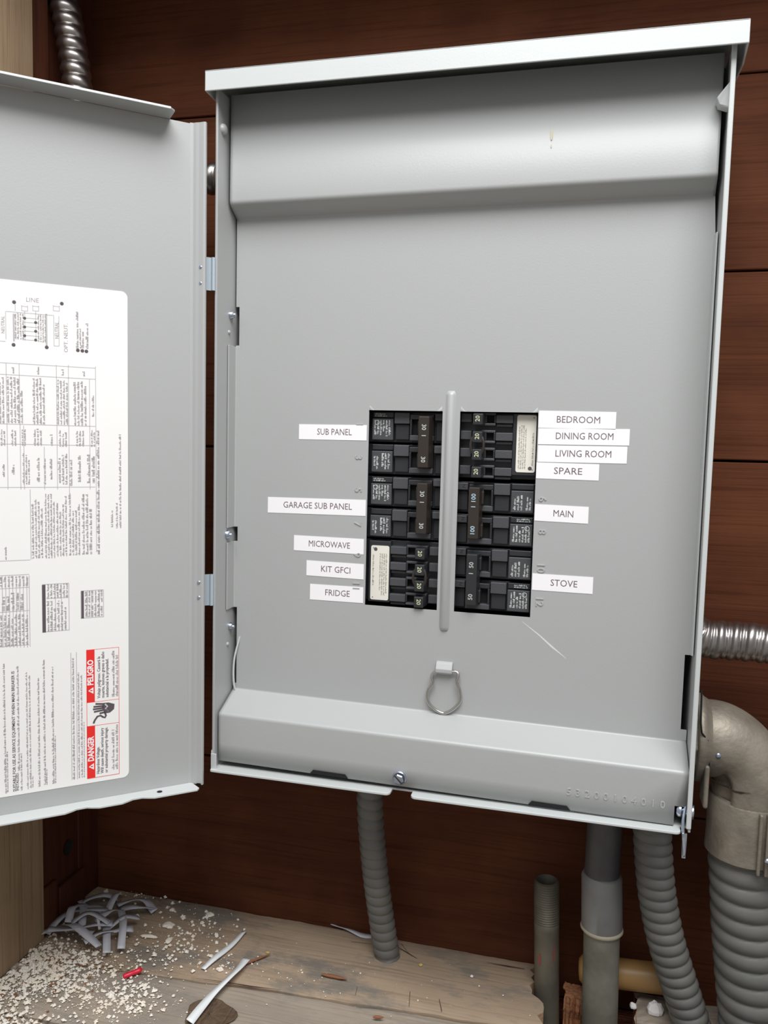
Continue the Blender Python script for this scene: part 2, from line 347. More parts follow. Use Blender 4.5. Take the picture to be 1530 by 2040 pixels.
# hood: front lip, side lips, top sheet
mb = MB(); hx0, hx1, hy = -7.60, 7.50, -1.64
mb.box(hx0, hx1, hy, hy+.06, 9.33, 9.93); mb.box(hx0, hx1, hy, YB, 9.87, 9.93)
for a, b in ((hx0, hx0+.05), (hx1-.05, hx1)): mb.prism([(a, hy, 9.33), (a, hy, 9.9), (a, YB, 9.9), (a, YB, 9.45), (a, -.9, 9.1 if b > 0 else 9.3)], (b-a, 0, 0))
mb.build('hood', PAINTLIT, enc, bevel=.035, seg=3)
# dimple screws on the left inner wall
def dome(mb, o, ax, r, h, n=18, mi=0): mb.lathe([(r, 0), (r*.97, h*.35), (r*.75, h*.75), (r*.4, h*.96), (0, h)], o, ax, n, mi)
for (u, v, r) in ((459, 628, .13), (452, 1065, .15), (457, 1247, .12)):
    x = X0+T; rr_ = ray(u, v); P = CAM+rr_*((x-CAM.x)/rr_.x); mb = MB(); dome(mb, (x, P.y, P.z), (1, -.15, 0), r, .14); mb.lathe([(r*.45, .1), (r*.45, .2), (0, .22)], (x, P.y, P.z), (1, -.3, 0), 6)
    mb.build('wall_screw', ZINC, enc)
for (u, v) in ((456, 662), (453, 1283), (444, 258)):
    x = X0+T; rr_ = ray(u, v); P = CAM+rr_*((x-CAM.x)/rr_.x); mb = MB(); r = .17 if v < 300 else .07
    dome(mb, (x, P.y, P.z), (1, 0, 0), r, r*.8); mb.build('pressed_dimple', PAINT, enc)
mb = MB(); P = onY(1459, 190, -1.0); mb.prism([(X1-T, -1.15, P.z+.35), (X1-T-.32, -1.0, P.z-.02), (X1-T-.25, -.95, P.z-.2), (X1-T, -1.1, P.z-.35)], (0, .35, 0)); mb.build('door_stop_tab', PAINTLIT, enc, bevel=.03)
# latch at bottom right
lt = MB(); P = onY(1357, 1612, -.9)
lt.lathe([(.16, 0), (.19, .05), (.19, .12), (.12, .16), (.12, .36), (.2, .38), (.2, .45), (0, .47)], (P.x-.12, -.95, P.z), (1, -.15, 0), 16)
lt.tube(spline([(7.15, -.8, -10.1), (7.14, -1.0, -10.9), (7.05, -1.25, -11.45), (7.10, -1.45, -12.2), (7.10, -1.45, -12.3)]), .045, 10)
lt.prism([(7.03, -1.40, -11.7), (7.16, -1.40, -11.7), (7.15, -1.40, -12.42), (7.05, -1.40, -12.42)], (0, .05, 0))
lt.build('door_latch', ZINC, enc, bevel=.01, label='bluish zinc latch bracket')
# wire seen in the lower left gap
mb = MB(); mb.tube(spline([(-7.05, .0, -7.6), (-7.2, -.1, -8.4), (-7.2, -.1, -9.2), (-7.1, 0, -9.6)]), .035, 8); mb.build('grey_wire', PAINTLIT, enc)

# ---------------------------------------------------------------- door (part of the panel), pan shaped
door = MB(); SW = 15.4; ZB, ZT = -12.05, 8.33
def sheet(mb, pts, ext, th, mi=0):           # open polyline pts (3-D) swept by ext, given thickness by offset vector list
    pass
def dq(mb, a, b, c, d, th, nrm, mi=0):        # thin slab from quad
    mb.prism([a, b, c, d], Vector(nrm).normalized()*th, mi)
dq(door, D3(.30, ZB), D3(SW, ZB), D3(SW, ZT), D3(.30, ZT), .06, -DN)
door.build('door', PAINT, enc, bevel=.01); door = bpy.data.objects['door']
# rolled hinge flange
mb = MB(); prof = [(.46, .0), (.36, .03), (.30, .10), (.22, .16), (.12, .28), (.06, .31)]; pr = fillet([Vector((a, b, 0)) for a, b in prof], [.05]*4, 3)
za, zb = ZB+.05, ZT+.02
vs = [D3(p.x, z, p.y+.004) for z in (za, zb-.1, zb) for p in pr]; n = len(pr)
vs = []
for z in (za, zb): vs += [D3(p.x, z, p.y+.004) for p in pr]+[D3(p.x-.05, z, p.y-.055) for p in pr]
fs = [(i, i+1, 2*n+i+1, 2*n+i) for i in range(n-1)]+[(n+i+1, n+i, 3*n+i, 3*n+i+1) for i in range(n-1)]
fs += [(n-1, 2*n-1, 4*n-1, 3*n-1), (0, 2*n, 3*n, n)]+[list(range(n))+list(range(2*n-1, n-1, -1)), list(range(2*n, 3*n))[::-1]+list(range(3*n, 4*n))]
mb.add(vs, fs, 0); mb.build('hinge_flange', PAINT, door, sharp=50)
# top flange: folded forward, stops short of the hinge
mb = MB(); mb.prism([D3(1.05, ZT), D3(SW, ZT), D3(SW, ZT, .78), D3(1.2, ZT+.0, .78), D3(1.05, ZT, .62)], (0, 0, .06))
mb.prism([D3(1.2, ZT+.06, .78), D3(SW, ZT+.06, .78), D3(SW, ZT-.02, .80), D3(1.2, ZT-.02, .80)], DN*.04)
mb.build('top_flange', PAINT, door, bevel=.015)
# bottom flange with two shallow scallops; its hole is a black disc painted as shade
mb = MB(); edge = []; h0 = .60
prof = [(.22, .50), (.30, h0)]
def scal(c, w, dep): return [(c-w/2-.2, h0), (c-w/2, h0-dep*.55), (c-w/4, h0-dep), (c+w/4, h0-dep), (c+w/2, h0-dep*.55), (c+w/2+.2, h0)]
def s_of(u, v):
    r = ray(u, v); P = CAM+r*((ZB-CAM.z)/r.z); return (P-HG).dot(DD)
sa, sb = s_of(275, 1594), s_of(165, 1618)
prof += scal(sa, .55, .16)+scal(sb, .55, .16)+[(SW, h0)]
poly = [D3(s, ZB, h) for s, h in prof]+[D3(SW, ZB, 0), D3(.33, ZB, 0)]
mb.prism(poly, (0, 0, .06)); mb.build('bottom_flange', PAINTLIT, door, bevel=.012)
r_ = ray(318, 1577); P = CAM+r_*((ZB+.065-CAM.z)/r_.z); mb = MB(); mb.lathe([(.085, 0), (0.0, .004)], P, (0, 0, 1), 16); mb.build('flange_hole_shade', VOID, door)
mb = MB()
for a in range(2):
    dq(mb, D3(.30, ZB+.0, .0), D3(.30, ZB+.06, .0), D3(.12, ZB+.10, .3), D3(.12, ZB+.04, .3), .03, DN, 0)
mb.build('corner_shade', VOID, door)  # dark slab painted as shade in the flange corner
# hinges with rivets
for (v0, v1, rv) in ((512, 578, (533, 565)), (1145, 1207, (1160, 1190))):
    a = onY(419, v0, -1.45).z; b = onY(419, v1, -1.45).z
    mb = MB(); mb.prism([(-7.72, -1.55, b), (-7.38, -1.3, b), (-7.38, -1.3, a), (-7.72, -1.55, a)], (0.04, .05, 0))
    mb.tube([(-7.42, -1.36, b), (-7.42, -1.36, a)], .06, 10); hg = mb.build('hinge', CLIP, enc)
    for v in rv:
        rr_ = ray(402 if v < 800 else 398, v); Q = D3(.2, 0, .18); t = (Q-CAM).dot(DN)/rr_.dot(DN); P = CAM+rr_*t
        m2 = MB(); dome(m2, P+DN*.01+DD*.02, DN*.8+DD*.6, .07, .06, 12); m2.build('rivet', ZINC, hg)

# ---------------------------------------------------------------- instruction label on the door
lab = MB()
def LP(u, v, h=.012): s, z = dsz(u, v); return D3(s, z, h)
(_s1, _zt) = dsz(258, 582); _zb = dsz(250, 1548)[1]; _s1 = 2.28
def rr(sl, sr, zb, zt, r, n=6):
    out = []
    for cx, cz, a0 in ((sr+r, zt-r, 0), (sl-r, zt-r, pi/2), (sl-r, zb+r, pi), (sr+r, zb+r, 1.5*pi)):
        for i in range(n+1):
            a = a0+pi/2*i/n; out.append((cx-r*cos(a), cz+r*sin(a)))
    return out
lab.prism([D3(s, z, .002) for s, z in rr(13.2, _s1, _zb, _zt, .18)], DN*.008)
UP = DD; RT = Vector((0, 0, 1))              # printed text runs up the door, letter tops towards the free edge
def rect(u0, v0, u1, v1, mi, h=.013):
    um, vm = (u0+u1)/2, (v0+v1)/2
    s0, s1 = dsz(u0, vm)[0], dsz(u1, vm)[0]; z0, z1 = dsz(um, v0)[1], dsz(um, v1)[1]
    lab.quad(D3(s0, z1, h), D3(s1, z1, h), D3(s1, z0, h), D3(s0, z0, h), mi); return s0, s1, z0, z1
def sz(u0, v0, u1, v1):
    um, vm = (u0+u1)/2, (v0+v1)/2; return dsz(u0, vm)[0], dsz(u1, vm)[0], dsz(um, v1)[1], dsz(um, v0)[1]
def scribble(mb, O, R, U, w, h, lines, mi, fill=.95, ragged=.25, cw=.55, seed=0, nrm=None):
    # illegible fine print: letter sized marks in words, lines stacked along -U from O (top left)
    rn = random.Random(seed); pitch = h/lines; ch = pitch*.74
    for k in range(lines):
        x = 0; end = w*(fill-(rn.random()*ragged if (k == lines-1 or rn.random() < .3) else 0)); y = -(k+.5)*pitch
        while x < end:
            for q in range(rn.randint(2, 8)):
                if x > end: break
                a = ch*cw*rn.uniform(.6, 1.0); hh = ch*rn.choice((.55, .7, 1)); o = O+R*x+U*(y-ch/2)
                t = rn.random()
                if t < .5: mb.add([o, o+R*a, o+R*a+U*hh, o+U*hh], [(0, 1, 2, 3)], mi)
                else: mb.add([o, o+R*a*.35, o+R*a*.35+U*hh, o+U*hh, o+R*a*.65, o+R*a, o+R*a+U*hh*.8, o+R*a*.65+U*hh], [(0, 1, 2, 3), (4, 5, 6, 7)], mi)
                x += ch*cw*.98
            x += ch*cw*.8
def block(u0, v0, u1, v1, lines, mi=2, seed=0, fill=.97, ragged=.3):
    s0, s1, zb_, zt_ = sz(u0, v0, u1, v1)
    scribble(lab, D3(s0, zb_, .013), RT, UP, zt_-zb_, s0-s1, lines, mi, fill, ragged, seed=seed)
def rule(u0, v0, u1, v1, w=.018, mi=3):
    a = LP(u0, v0, .0125); b = LP(u1, v1, .0125)
    if abs(u1-u0) < abs(v1-v0): b = a+Vector((0, 0, (b-a).z)); q = UP*w/2
    else: z = (a.z+b.z)/2; a.z = z; b.z = z; q = RT*w/2
    lab.quad(a-q, b-q, b+q, a+q, mi)
def words(txt, u0, v0, u1, v1, mi=1, bold=0):  # text filling a pixel box, reading upward
    s0, s1, zb_, zt_ = sz(u0, v0, u1, v1)
    lab.text(txt, D3((s0+s1)/2, zb_, .014), RT, UP, abs(s0-s1)*1.25, mi, width=zt_-zb_, bold=bold)
# wiring diagram, upper left
for u in (27, 92): rule(u, 625, u, 680 if u == 27 else 688, .05)
for u in (49, 71): rule(u, 620, u, 678)
rule(12, 620, 108, 629)
for k in range(6):
    u = 49 if k % 2 == 0 else 71; v = 634+k*8.7; rule(44, v-.5, 76, v+1)
    lab.lathe([(.042, 0), (0, .002)], LP(u, v, .013), DN, 8, 1)
for (u, v) in ((28, 602), (27, 687), (93, 692), (123, 605), (155, 698), (164, 699), (172, 700)): lab.lathe([(.052, 0), (0, .002)], LP(u, v, .013), DN, 10, 1)
rule(30, 606, 38, 620)
block(28, 624, 48, 676, 4, 2, 1, 1, 0); block(74, 628, 92, 682, 4, 2, 2, 1, 0)
for u in (49, 71, 112):
    for dv in (0, 9): rule(u-6, 610+dv, u+6, 611+dv)
    rule(u-6, 608, u-6, 619); rule(u+6, 609, u+6, 620)
s, z = dsz(51, 597); lab.text('LINE', D3(s, z, .013), -UP, RT, .17, 2)
words('NEUTRAL', 109, 642, 118, 675, 2); words('OPT. NEUT.', 127, 645, 136, 702, 2); words('NEUTRAL', 2, 630, 10, 664, 2)
for (u0, v0, u1, v1) in ((107, 630, 107, 689), (117, 630, 117, 690), (11, 620, 11, 676)): rule(u0, v0, u1, v1)
rule(107, 689, 117, 690); rule(-6, 679, 11, 680)
block(150, 612, 157, 694, 1, 2, 3); block(157, 652, 162, 694, 1, 2, 4); block(160, 652, 168, 694, 1, 2, 5); block(169, 628, 177, 695, 1, 2, 6)
# big table
for v in (722, 745, 847, 889, 975): rule(-140, v-12*.7, 190 if v > 722 else 190, v+(12 if v < 800 else 4 if v < 860 else 0))
for u, a, b in ((190, 730, 1100), (136, 727, 1005), (112, 727, 975), (38, 724, 975), (12, 723, 975), (-40, 720, 975), (60, 975, 1115), (178, 755, 975), (47, 848, 975), (88, 890, 975), (-90, 722, 975)): rule(u, a, u, b)
rule(-140, 1122, 60, 1117)
for i, (u0, v0, u1, v1, n) in enumerate(((22, 728, 29, 744, 1), (72, 730, 79, 746, 1), (121, 732, 128, 748, 1), (163, 734, 170, 750, 1), (-10, 748, 9, 843, 3), (12, 750, 46, 843, 5), (64, 752, 90, 845, 4), (112, 755, 136, 846, 4), (145, 758, 173, 848, 4),
      (182, 778, 188, 830, 1), (0, 855, 11, 888, 2), (21, 855, 33, 888, 2), (41, 852, 52, 888, 2), (66, 855, 84, 888, 3), (98, 860, 106, 888, 1), (116, 855, 134, 890, 3), (150, 858, 168, 889, 3), (180, 855, 190, 890, 2), (4, 915, 10, 950, 1), (22, 925, 30, 945, 1), (44, 900, 60, 965, 3),
      (72, 905, 80, 960, 1), (86, 900, 92, 965, 1), (98, 910, 105, 955, 1), (114, 905, 122, 962, 1), (122, 895, 135, 965, 2), (137, 895, 145, 968, 1), (154, 900, 162, 960, 1), (172, 905, 190, 962, 2),
      (62, 985, 86, 1112, 4), (88, 980, 110, 1112, 4), (111, 980, 134, 1108, 4), (136, 980, 160, 1106, 4), (162, 982, 184, 1104, 3), (191, 745, 199, 1104, 1),
      (220, 1015, 226, 1050, 1), (230, 980, 235, 1052, 1), (236, 858, 242, 1052, 1), (8, 1085, 14, 1115, 1), (-80, 755, -14, 843, 6), (-80, 900, -20, 960, 5))):
    block(u0, v0, u1, v1, n, 2, 20+i)
# small tables
def sframe(u0, v0, u1, v1):
    rule(u0, v0, u0, v1); rule(u1, v0-3, u1, v1-3); rule(u0, v0, u1, v0-4); rule(u0, v1, u1, v1-4)
for u in range(4, 60, 7): rule(u, 1147, u, 1290)
for v in (1172, 1219): rule(-60, v+3, 58, v-1)
sframe(-60, 1149, 58, 1291); block(-55, 1150, 57, 1170, 15, 2, 70, 1, 0); block(-55, 1225, 57, 1288, 15, 2, 71); block(2, 1178, 48, 1216, 5, 2, 72, .9)
rect(84, 1165, 91, 1260, 1); sframe(84, 1165, 137, 1259); block(92, 1164, 136, 1192, 7, 2, 73, 1, 0); block(92, 1195, 133, 1257, 6, 2, 74); rule(110, 1163, 110, 1255); rule(122, 1163, 122, 1255); rule(92, 1193, 136, 1189)
rect(162, 1177, 167, 1232, 1); sframe(161, 1178, 206, 1232); block(168, 1176, 205, 1200, 6, 2, 75, 1, 0); block(168, 1203, 205, 1228, 6, 2, 76)
for u in range(174, 205, 8): rule(u, 1176, u, 1229)
# instruction lines at the bottom
words('SUITABLE FOR USE AS SERVICE EQUIPMENT WHEN MAIN BREAKER IS', 24, 1337, 31, 1577, 1, .012)
words('INSTALLED.', 32, 1539, 38, 1575, 1, .012)
for i, (u0, v0, u1, v1) in enumerate(((6, 1317, 12, 1581), (12, 1494, 17, 1578), (33, 1322, 39, 1535), (40, 1496, 45, 1574), (51, 1325, 56, 1572), (57, 1333, 62, 1570), (63, 1545, 67, 1568), (74, 1347, 80, 1567), (85, 1311, 91, 1563), (91, 1532, 95, 1563), (102, 1315, 108, 1561), (108, 1460, 112, 1560),
      (143, 1300, 149, 1553), (154, 1338, 159, 1550), (160, 1340, 165, 1549), (166, 1432, 169, 1548), (-18, 1325, -12, 1583), (-36, 1330, -30, 1585), (-56, 1330, -50, 1590))):
    block(u0, v0, u1, v1, 1, 2, 100+i, .99, .05)
rule(141, 1300, 139, 1554); rule(152, 1299, 150, 1553)
lab.build('instruction_label', [PAPER, DINK, GREY, LINE], door, label='white printed instruction sheet with tables and wiring diagram')
# danger label
dg = MB(); lab_keep = lab; lab = dg
SL, SR = dsz(173, 1420)[0], dsz(237, 1420)[0]; zt_ = dsz(205, 1292)[1]; zb2_ = dsz(205, 1546)[1]; zm1 = dsz(205, 1396)[1]; zm2 = dsz(205, 1443)[1]
dg.prism([D3(a, b, .010) for a, b in ((SL, zb2_), (SR, zb2_), (SR, zt_), (SL, zt_))], DN*.004, 0)
sb_ = dsz(189, 1420)[0]
for a, b in ((zm1, zt_), (zb2_, zm2)): dg.quad(D3(SL, a, .0155), D3(sb_, a, .0155), D3(sb_, b, .0155), D3(SL, b, .0155), 1)
for z in (zt_, zm1, zm2, zb2_): dg.quad(D3(SL, z-.006, .016), D3(SR, z-.006, .016), D3(SR, z+.006, .016), D3(SL, z+.006, .016), 1)
dg.quad(D3(SR+.006, zb2_, .016), D3(SR-.006, zb2_, .016), D3(SR-.006, zt_, .016), D3(SR+.006, zt_, .016), 1)
dg.quad(D3(SL+.006, zb2_, .016), D3(SL-.006, zb2_, .016), D3(SL-.006, zt_, .016), D3(SL+.006, zt_, .016), 1)
hb = SL-sb_; mid = (SL+sb_)/2
for (z0_, t, w) in ((zm1, 'PELIGRO', .86), (zb2_, 'DANGER', .86)):
    H_ = abs(zt_-zm1)
    o = D3(mid-hb*.33, z0_+H_*.16, .018); dg.add([o, o+RT*H_*.125, o+RT*H_*.0625+UP*hb*.66], [(0, 1, 2)], 2)
    o = D3(mid-hb*.22, z0_+H_*.213, .0185); dg.add([o, o+RT*.035, o+RT*.035+UP*hb*.3, o+UP*hb*.3], [(0, 1, 2, 3)], 1)
    dg.text(t, D3(mid, z0_+H_*.325, .018), RT, UP, hb*1.02, 2, width=H_*.48, bold=.035)
def small(t, sfrac, z0_, H_, wfr, size=.125): dg.text(t, D3(sb_-(sb_-SR)*sfrac, z0_+H_*.06, .017), RT, UP, size, 3, width=H_*wfr, bold=.015)
H_ = abs(zt_-zm1)
for i, (t, w) in enumerate((('Voltaje peligroso. Causará la', .80), ('muerte, lesiones graves o daño', .88), ('substancial a la propiedad.', .74))): small(t, .17+.17*i, zm1, H_, w)
for i, w in enumerate((.88, .80)): scribble(dg, D3(sb_-(sb_-SR)*(.68+.15*i), zm1+H_*.06, .017), RT, UP, H_*w, .11, 1, 4, 1, 0, seed=5+i)
H_ = abs(zm2-zb2_)
for i, (t, w) in enumerate((('Hazardous Voltage.', .52), ('Will cause death, serious injury', .88), ('or substantial property damage.', .88))): small(t, .12+.17*i, zb2_, H_, w)
for i, w in enumerate((.76, .88)): scribble(dg, D3(sb_-(sb_-SR)*(.66+.15*i), zb2_+H_*.1, .017), RT, UP, H_*w, .11, 1, 4, 1, 0, seed=9+i)
# shock pictogram: hand with spread fingers meeting a curling arc
def DP(u, v, h=.018): return LP(u, v, h)
def stroke(pts, w, mi=3):
    P = [DP(u, v) for u, v in pts]; A, B = [], []
    for i, p in enumerate(P):
        t = (P[min(i+1, len(P)-1)]-P[max(i-1, 0)]).normalized(); q = DN.cross(t)*w/2; A.append(p+q); B.append(p-q)
    dg.add(A+B, [(i, i+1, len(P)+i+1, len(P)+i) for i in range(len(P)-1)], mi)
dg.add([DP(*p) for p in ((228, 1402), (227, 1412), (219, 1419), (208, 1421), (203, 1408), (206, 1400), (216, 1399))], [tuple(range(7))], 3)
for a, b in (((206, 1402), (190, 1402)), ((206, 1406), (186, 1408)), ((206, 1410), (185, 1413)), ((206, 1414), (187, 1418)), ((210, 1418), (198, 1421))): stroke([a, b], .055)
stroke([(209, 1402), (214, 1407), (210, 1411), (216, 1417)], .045, 2)
stroke([(186, 1441), (189, 1434), (194, 1427), (200, 1425), (205, 1428), (209, 1429), (211, 1425), (209, 1420)], .055)
dg.build('danger_label', [PAPER, RED, STICK, DINK, GREY], door, label='red and white danger warning label with shock hand symbol')
lab = lab_keep

# ================================================================ PANEL COVER (dead front)
cov = empty('panel_cover', (0, 0, Z0), 'flat grey inner cover plate with two breaker openings and a wire pull ring', 'cover plate')
CX0, CX1 = -7.27, 7.16
TB, BB = -.62, -1.1                         # how far the upper and lower folds stand forward
prof = fillet([(BB, -11.55), (BB, -9.98), (0, -9.47), (0, 6.04), (TB, 6.36), (TB+.05, 9.6)], [.15, .08, .07, .2], 6)
# columns and rows; the flat field is cut for openings
LX1, LX2, RX1, RX2 = -2.735, -.393, .149, 2.496; OZ0, OZ1 = -6.2, 0
LX1z = lambda z: 0
zsplit = [-6.2, 0, 1.95, 2.02, 3.25, -3.9, -4.38, -6.6, -6.95, -9.2]
rows = []                                    # (y, z)
for p in prof:
    rows.append((p.x, p.y))
    if p.y == -11.55 or abs(p.y+11.55) < 1e-5: rows.append((BB, -10.98))
i0 = [i for i, r in enumerate(rows) if abs(r[0]) < 1e-6]
zlo, zhi = rows[i0[0]][1], rows[i0[-1]][1]
ins = sorted(set([z for z in zsplit if zlo < z < zhi]+[zlo+(zhi-zlo)*k/14 for k in range(1, 14)]))
rows = rows[:i0[0]+1]+[(0, z) for z in ins]+rows[i0[-1]:]
cols = sorted(set([CX0, CX0+.11, LX1, LX2, RX1, RX2, CX1-.34, CX1-.17, CX1]+[CX0+.11+(CX1-CX0-.22)*k/10 for k in range(1, 10)]))
def tilt(x, z):                              # the lower fold runs a touch out of level
    if z < -9.2: return .012*(-x-0)
    if z > 5.5 and z < 7: return .006*x
    return 0
mb = MB(); W = len(cols)
mb.v = [Vector((x+(.05 if x < 0 else -.05)*min(1, abs(y)/.9)*(abs(x) > 7.0)*(z > 5)-(.07 if x > 7.1 and z > 5.0 else 0), y, z+tilt(x, z))) for (y, z) in rows for x in cols]
zcut = {}
for j in range(len(rows)-1):
    (ya, za_), (yb, zb_) = rows[j], rows[j+1]; zc = (za_+zb_)/2
    for i in range(W-1):
        xc = (cols[i]+cols[i+1])/2
        if OZ0 < zc < OZ1 and (LX1 < xc < LX2 or RX1 < xc < RX2): continue
        if i == 0 and (2.0 < zc < 3.25 or -4.38 < zc < -3.9 or -9.2 < zc < -6.6): continue
        if zc < -10.98 and xc > CX1-.34: continue
        if i >= W-2 and (-9.2 < zc < -6.95): continue
        mb.f.append([j*W+i, j*W+i+1, (j+1)*W+i+1, (j+1)*W+i]); mb.m.append(0); mb.sm.append(not (ya == 0 and yb == 0))
mb.build('cover_sheet', PAINT, cov, solid=.05)
# side flanges turned forward
for (x, z0_, z1_, dpt) in ((CX0, -3.9, 1.98, .52), (CX0, -6.6, -4.38, .52)):
    mb = MB(); pr = fillet([(x+.12, -.01), (x, -.01), (x, -dpt)], [.09], 5); pts = [(p.x, p.y) for p in pr]+[(p.x-.045 if k > 3 else p.x, p.y+.045 if k <= 3 else p.y) for k, p in list(enumerate(pr))[::-1]]
    mb.prism([(a, b, z0_) for a, b in pts], (0, 0, z1_-z0_)); mb.build('side_flange', PAINT, cov, bevel=.01)
mb = MB(); mb.prism([(CX1, 0, -6.95), (CX1, -.5, -6.85), (CX1, -.5, 4.95), (CX1, 0, 5.0)], (-.04, 0, 0)); mb.build('side_flange', PAINTLIT, cov, bevel=.01)
mb = MB(); A = onY(1424, 492, 0); mb.box(A.x-.02, A.x+.17, -.012, .02, A.z-.10, A.z+.14); mb.build('notch_shade', VOID, cov)  # small black box standing in for the shade of a notch
# vertical bead between the openings
mb = MB(); bx = -.145; pts = [(bx-.16, .0), (bx-.10, -.055), (bx-.05, -.10), (bx+.05, -.10), (bx+.10, -.055), (bx+.16, .0)]
vs = []; zz = [-6.85, -6.78, -6.70, .48, .56, .62]; kk = [.02, .65, 1, 1, .65, .02]
for z, k in zip(zz, kk): vs += [(bx+(x-bx)*(.6+.4*k), y*k-.001, z) for x, y in pts]
n = len(pts); mb.add(vs, [(j*n+i, j*n+i+1, (j+1)*n+i+1, (j+1)*n+i) for j in range(5) for i in range(n-1)]+[tuple(range(n))[::-1], tuple(range(5*n, 6*n))], 0, True)
mb.build('centre_bead', PAINT, cov, sharp=60)
# turned-up corners above the openings
for x in (LX1+.02, LX2-.02, RX1+.02, RX2-.02):
    mb = MB(); s_ = 1 if x in (LX1+.02, RX1+.02) else -1
    mb.add([(x, -.002, .0), (x+s_*.16, -.002, .0), (x, -.002, .15), (x, -.02, .02)], [(0, 1, 3), (1, 2, 3), (2, 0, 3)], 0, True); mb.build('pressed_corner', PAINTLIT, cov)
# black pieces painted as the shade of notches, and screw, on the lower fold
for (a, b) in (((617, 1544), (693, 1552)), ((1052, 1602), (1136, 1612))):
    A = onY(*a, BB-.03); B = onY(*b, BB-.03); mb = MB()
    za_, zb_ = -11.55+tilt(A.x, -11), -11.55+tilt(B.x, -11)
    mb.prism([(A.x, BB-.004, za_), (A.x+.1, BB-.004, za_+.12), (B.x-.1, BB-.004, zb_+.12), (B.x, BB-.004, zb_), ], (0, -.006, 0)); mb.build('notch_shade', VOID, cov)
P = onY(795, 1551, BB-.05); mb = MB()
mb.lathe([(.22, 0), (.22, .03), (.19, .05)], (P.x, BB, P.z), (0, -1, 0), 24)
mb.lathe([(.165, .03), (.165, .14), (.14, .165), (0, .165)], (P.x, BB, P.z), (0, -1, 0), 6, 0, False)
mb.add([(P.x-.13, BB-.17, P.z+.10), (P.x-.10, BB-.17, P.z+.13), (P.x+.13, BB-.17, P.z-.10), (P.x+.10, BB-.17, P.z-.13)], [(0, 1, 2, 3)], 1)
mb.build('cover_screw', [ZINC, HDARK], cov, label='slotted hex head screw')
# pull ring and its bent tab
A = onY(870, 1316, -.02); B = onY(901, 1340, -.1); mb = MB(); tx0, tx1 = A.x, B.x
zt = A.z; pr = [(-.0, zt), (-.10, zt-.04), (-.20, zt-.22), (-.2, zt-.33), (-.12, zt-.40), (-.02, zt-.40)]
pr2 = fillet(pr, [.05]*4, 3); pts = [(p.x, p.y) for p in pr2]
mb.prism([(tx0, a, b) for a, b in pts], (tx1-tx0, 0, 0)); mb.build('ring_tab', PAINT, cov, bevel=.015)
def R3(u, v, y=-.16): P = onY(u, v, y); return (P.x, y, P.z)
path = [R3(864, 1341, -.12), R3(860, 1350), R3(862, 1361), R3(852, 1378, -.14), R3(855, 1402, -.1), R3(884, 1421, -.06), R3(914, 1402, -.1), R3(916, 1377, -.14), R3(910, 1360), R3(913, 1348), R3(910, 1339, -.12)]
mb = MB(); path = [R3(880, 1338, -.12)]+path+[R3(895, 1339, -.12)]; mb.tube(spline(path, .03), .05, 10); mb.build('pull_ring', STEEL, cov)
# scratch, stain, serial number
mb = MB(); pts = [onY(u, v, 0) for u, v in ((1040, 1238), (1075, 1266), (1100, 1289), (1128, 1312))]; w = [.004, .014, .02, .004]
mb.add([(p.x-k, -.003, p.z-k) for p, k in zip(pts, w)]+[(p.x+k, -.003, p.z+k) for p, k in zip(pts, w)], [(i, i+1, 5+i, 4+i) for i in range(3)]); mb.build('scratch', mat('bare_scratch', (.72, .70, .66), .5), cov)
mb = MB()
for (u, v, a, b) in ((1099, 268, .03, .16), (1098, 291, .015, .05)):
    P = onY(u, v, TB); mb.lathe([(1, 0), (0, .001)], (0, 0, 0), (0, -1, 0), 12)
    for q in range(len(mb.v)-24, len(mb.v)): c = mb.v[q]; mb.v[q] = Vector((P.x+c.x*a, TB-.004+c.y*.001, P.z+c.z*b))
mb.build('drip_stain', mat('yellow_stain', (.62, .56, .36), .5), cov)
mb = MB(); A = onY(1135, 1578, BB); B = onY(1322, 1604, BB)
for i, c in enumerate('53200104010'):
    t = i/10; mb.text(c, (A.x+(B.x-A.x)*t-.1, BB-.004, A.z+(B.z-A.z)*t), (1, 0, 0), (0, 0, 1), .30, 0, depth=.012)
mb.build('serial_number', PAINT, cov)
# embossed position numbers
mb = MB()
EMB = {'1': (716, 846), '3': (714, 912), '5': (713, 977), '7': (712, 1044), '9': (711, 1106), '11': (709, 1167), '6': (1080, 995), '8': (1079, 1060), '10': (1077, 1131), '12': (1074, 1198)}
for t, (u, v) in EMB.items():
    P = onY(u, v, 0); m2 = MB(); m2.text(t, (P.x, -.003, P.z+(.09 if len(t) == 1 else .16)), (0, 0, -1), (1, 0, 0), .32, 0, depth=.016); m2.build('position_number', PAINT, cov)
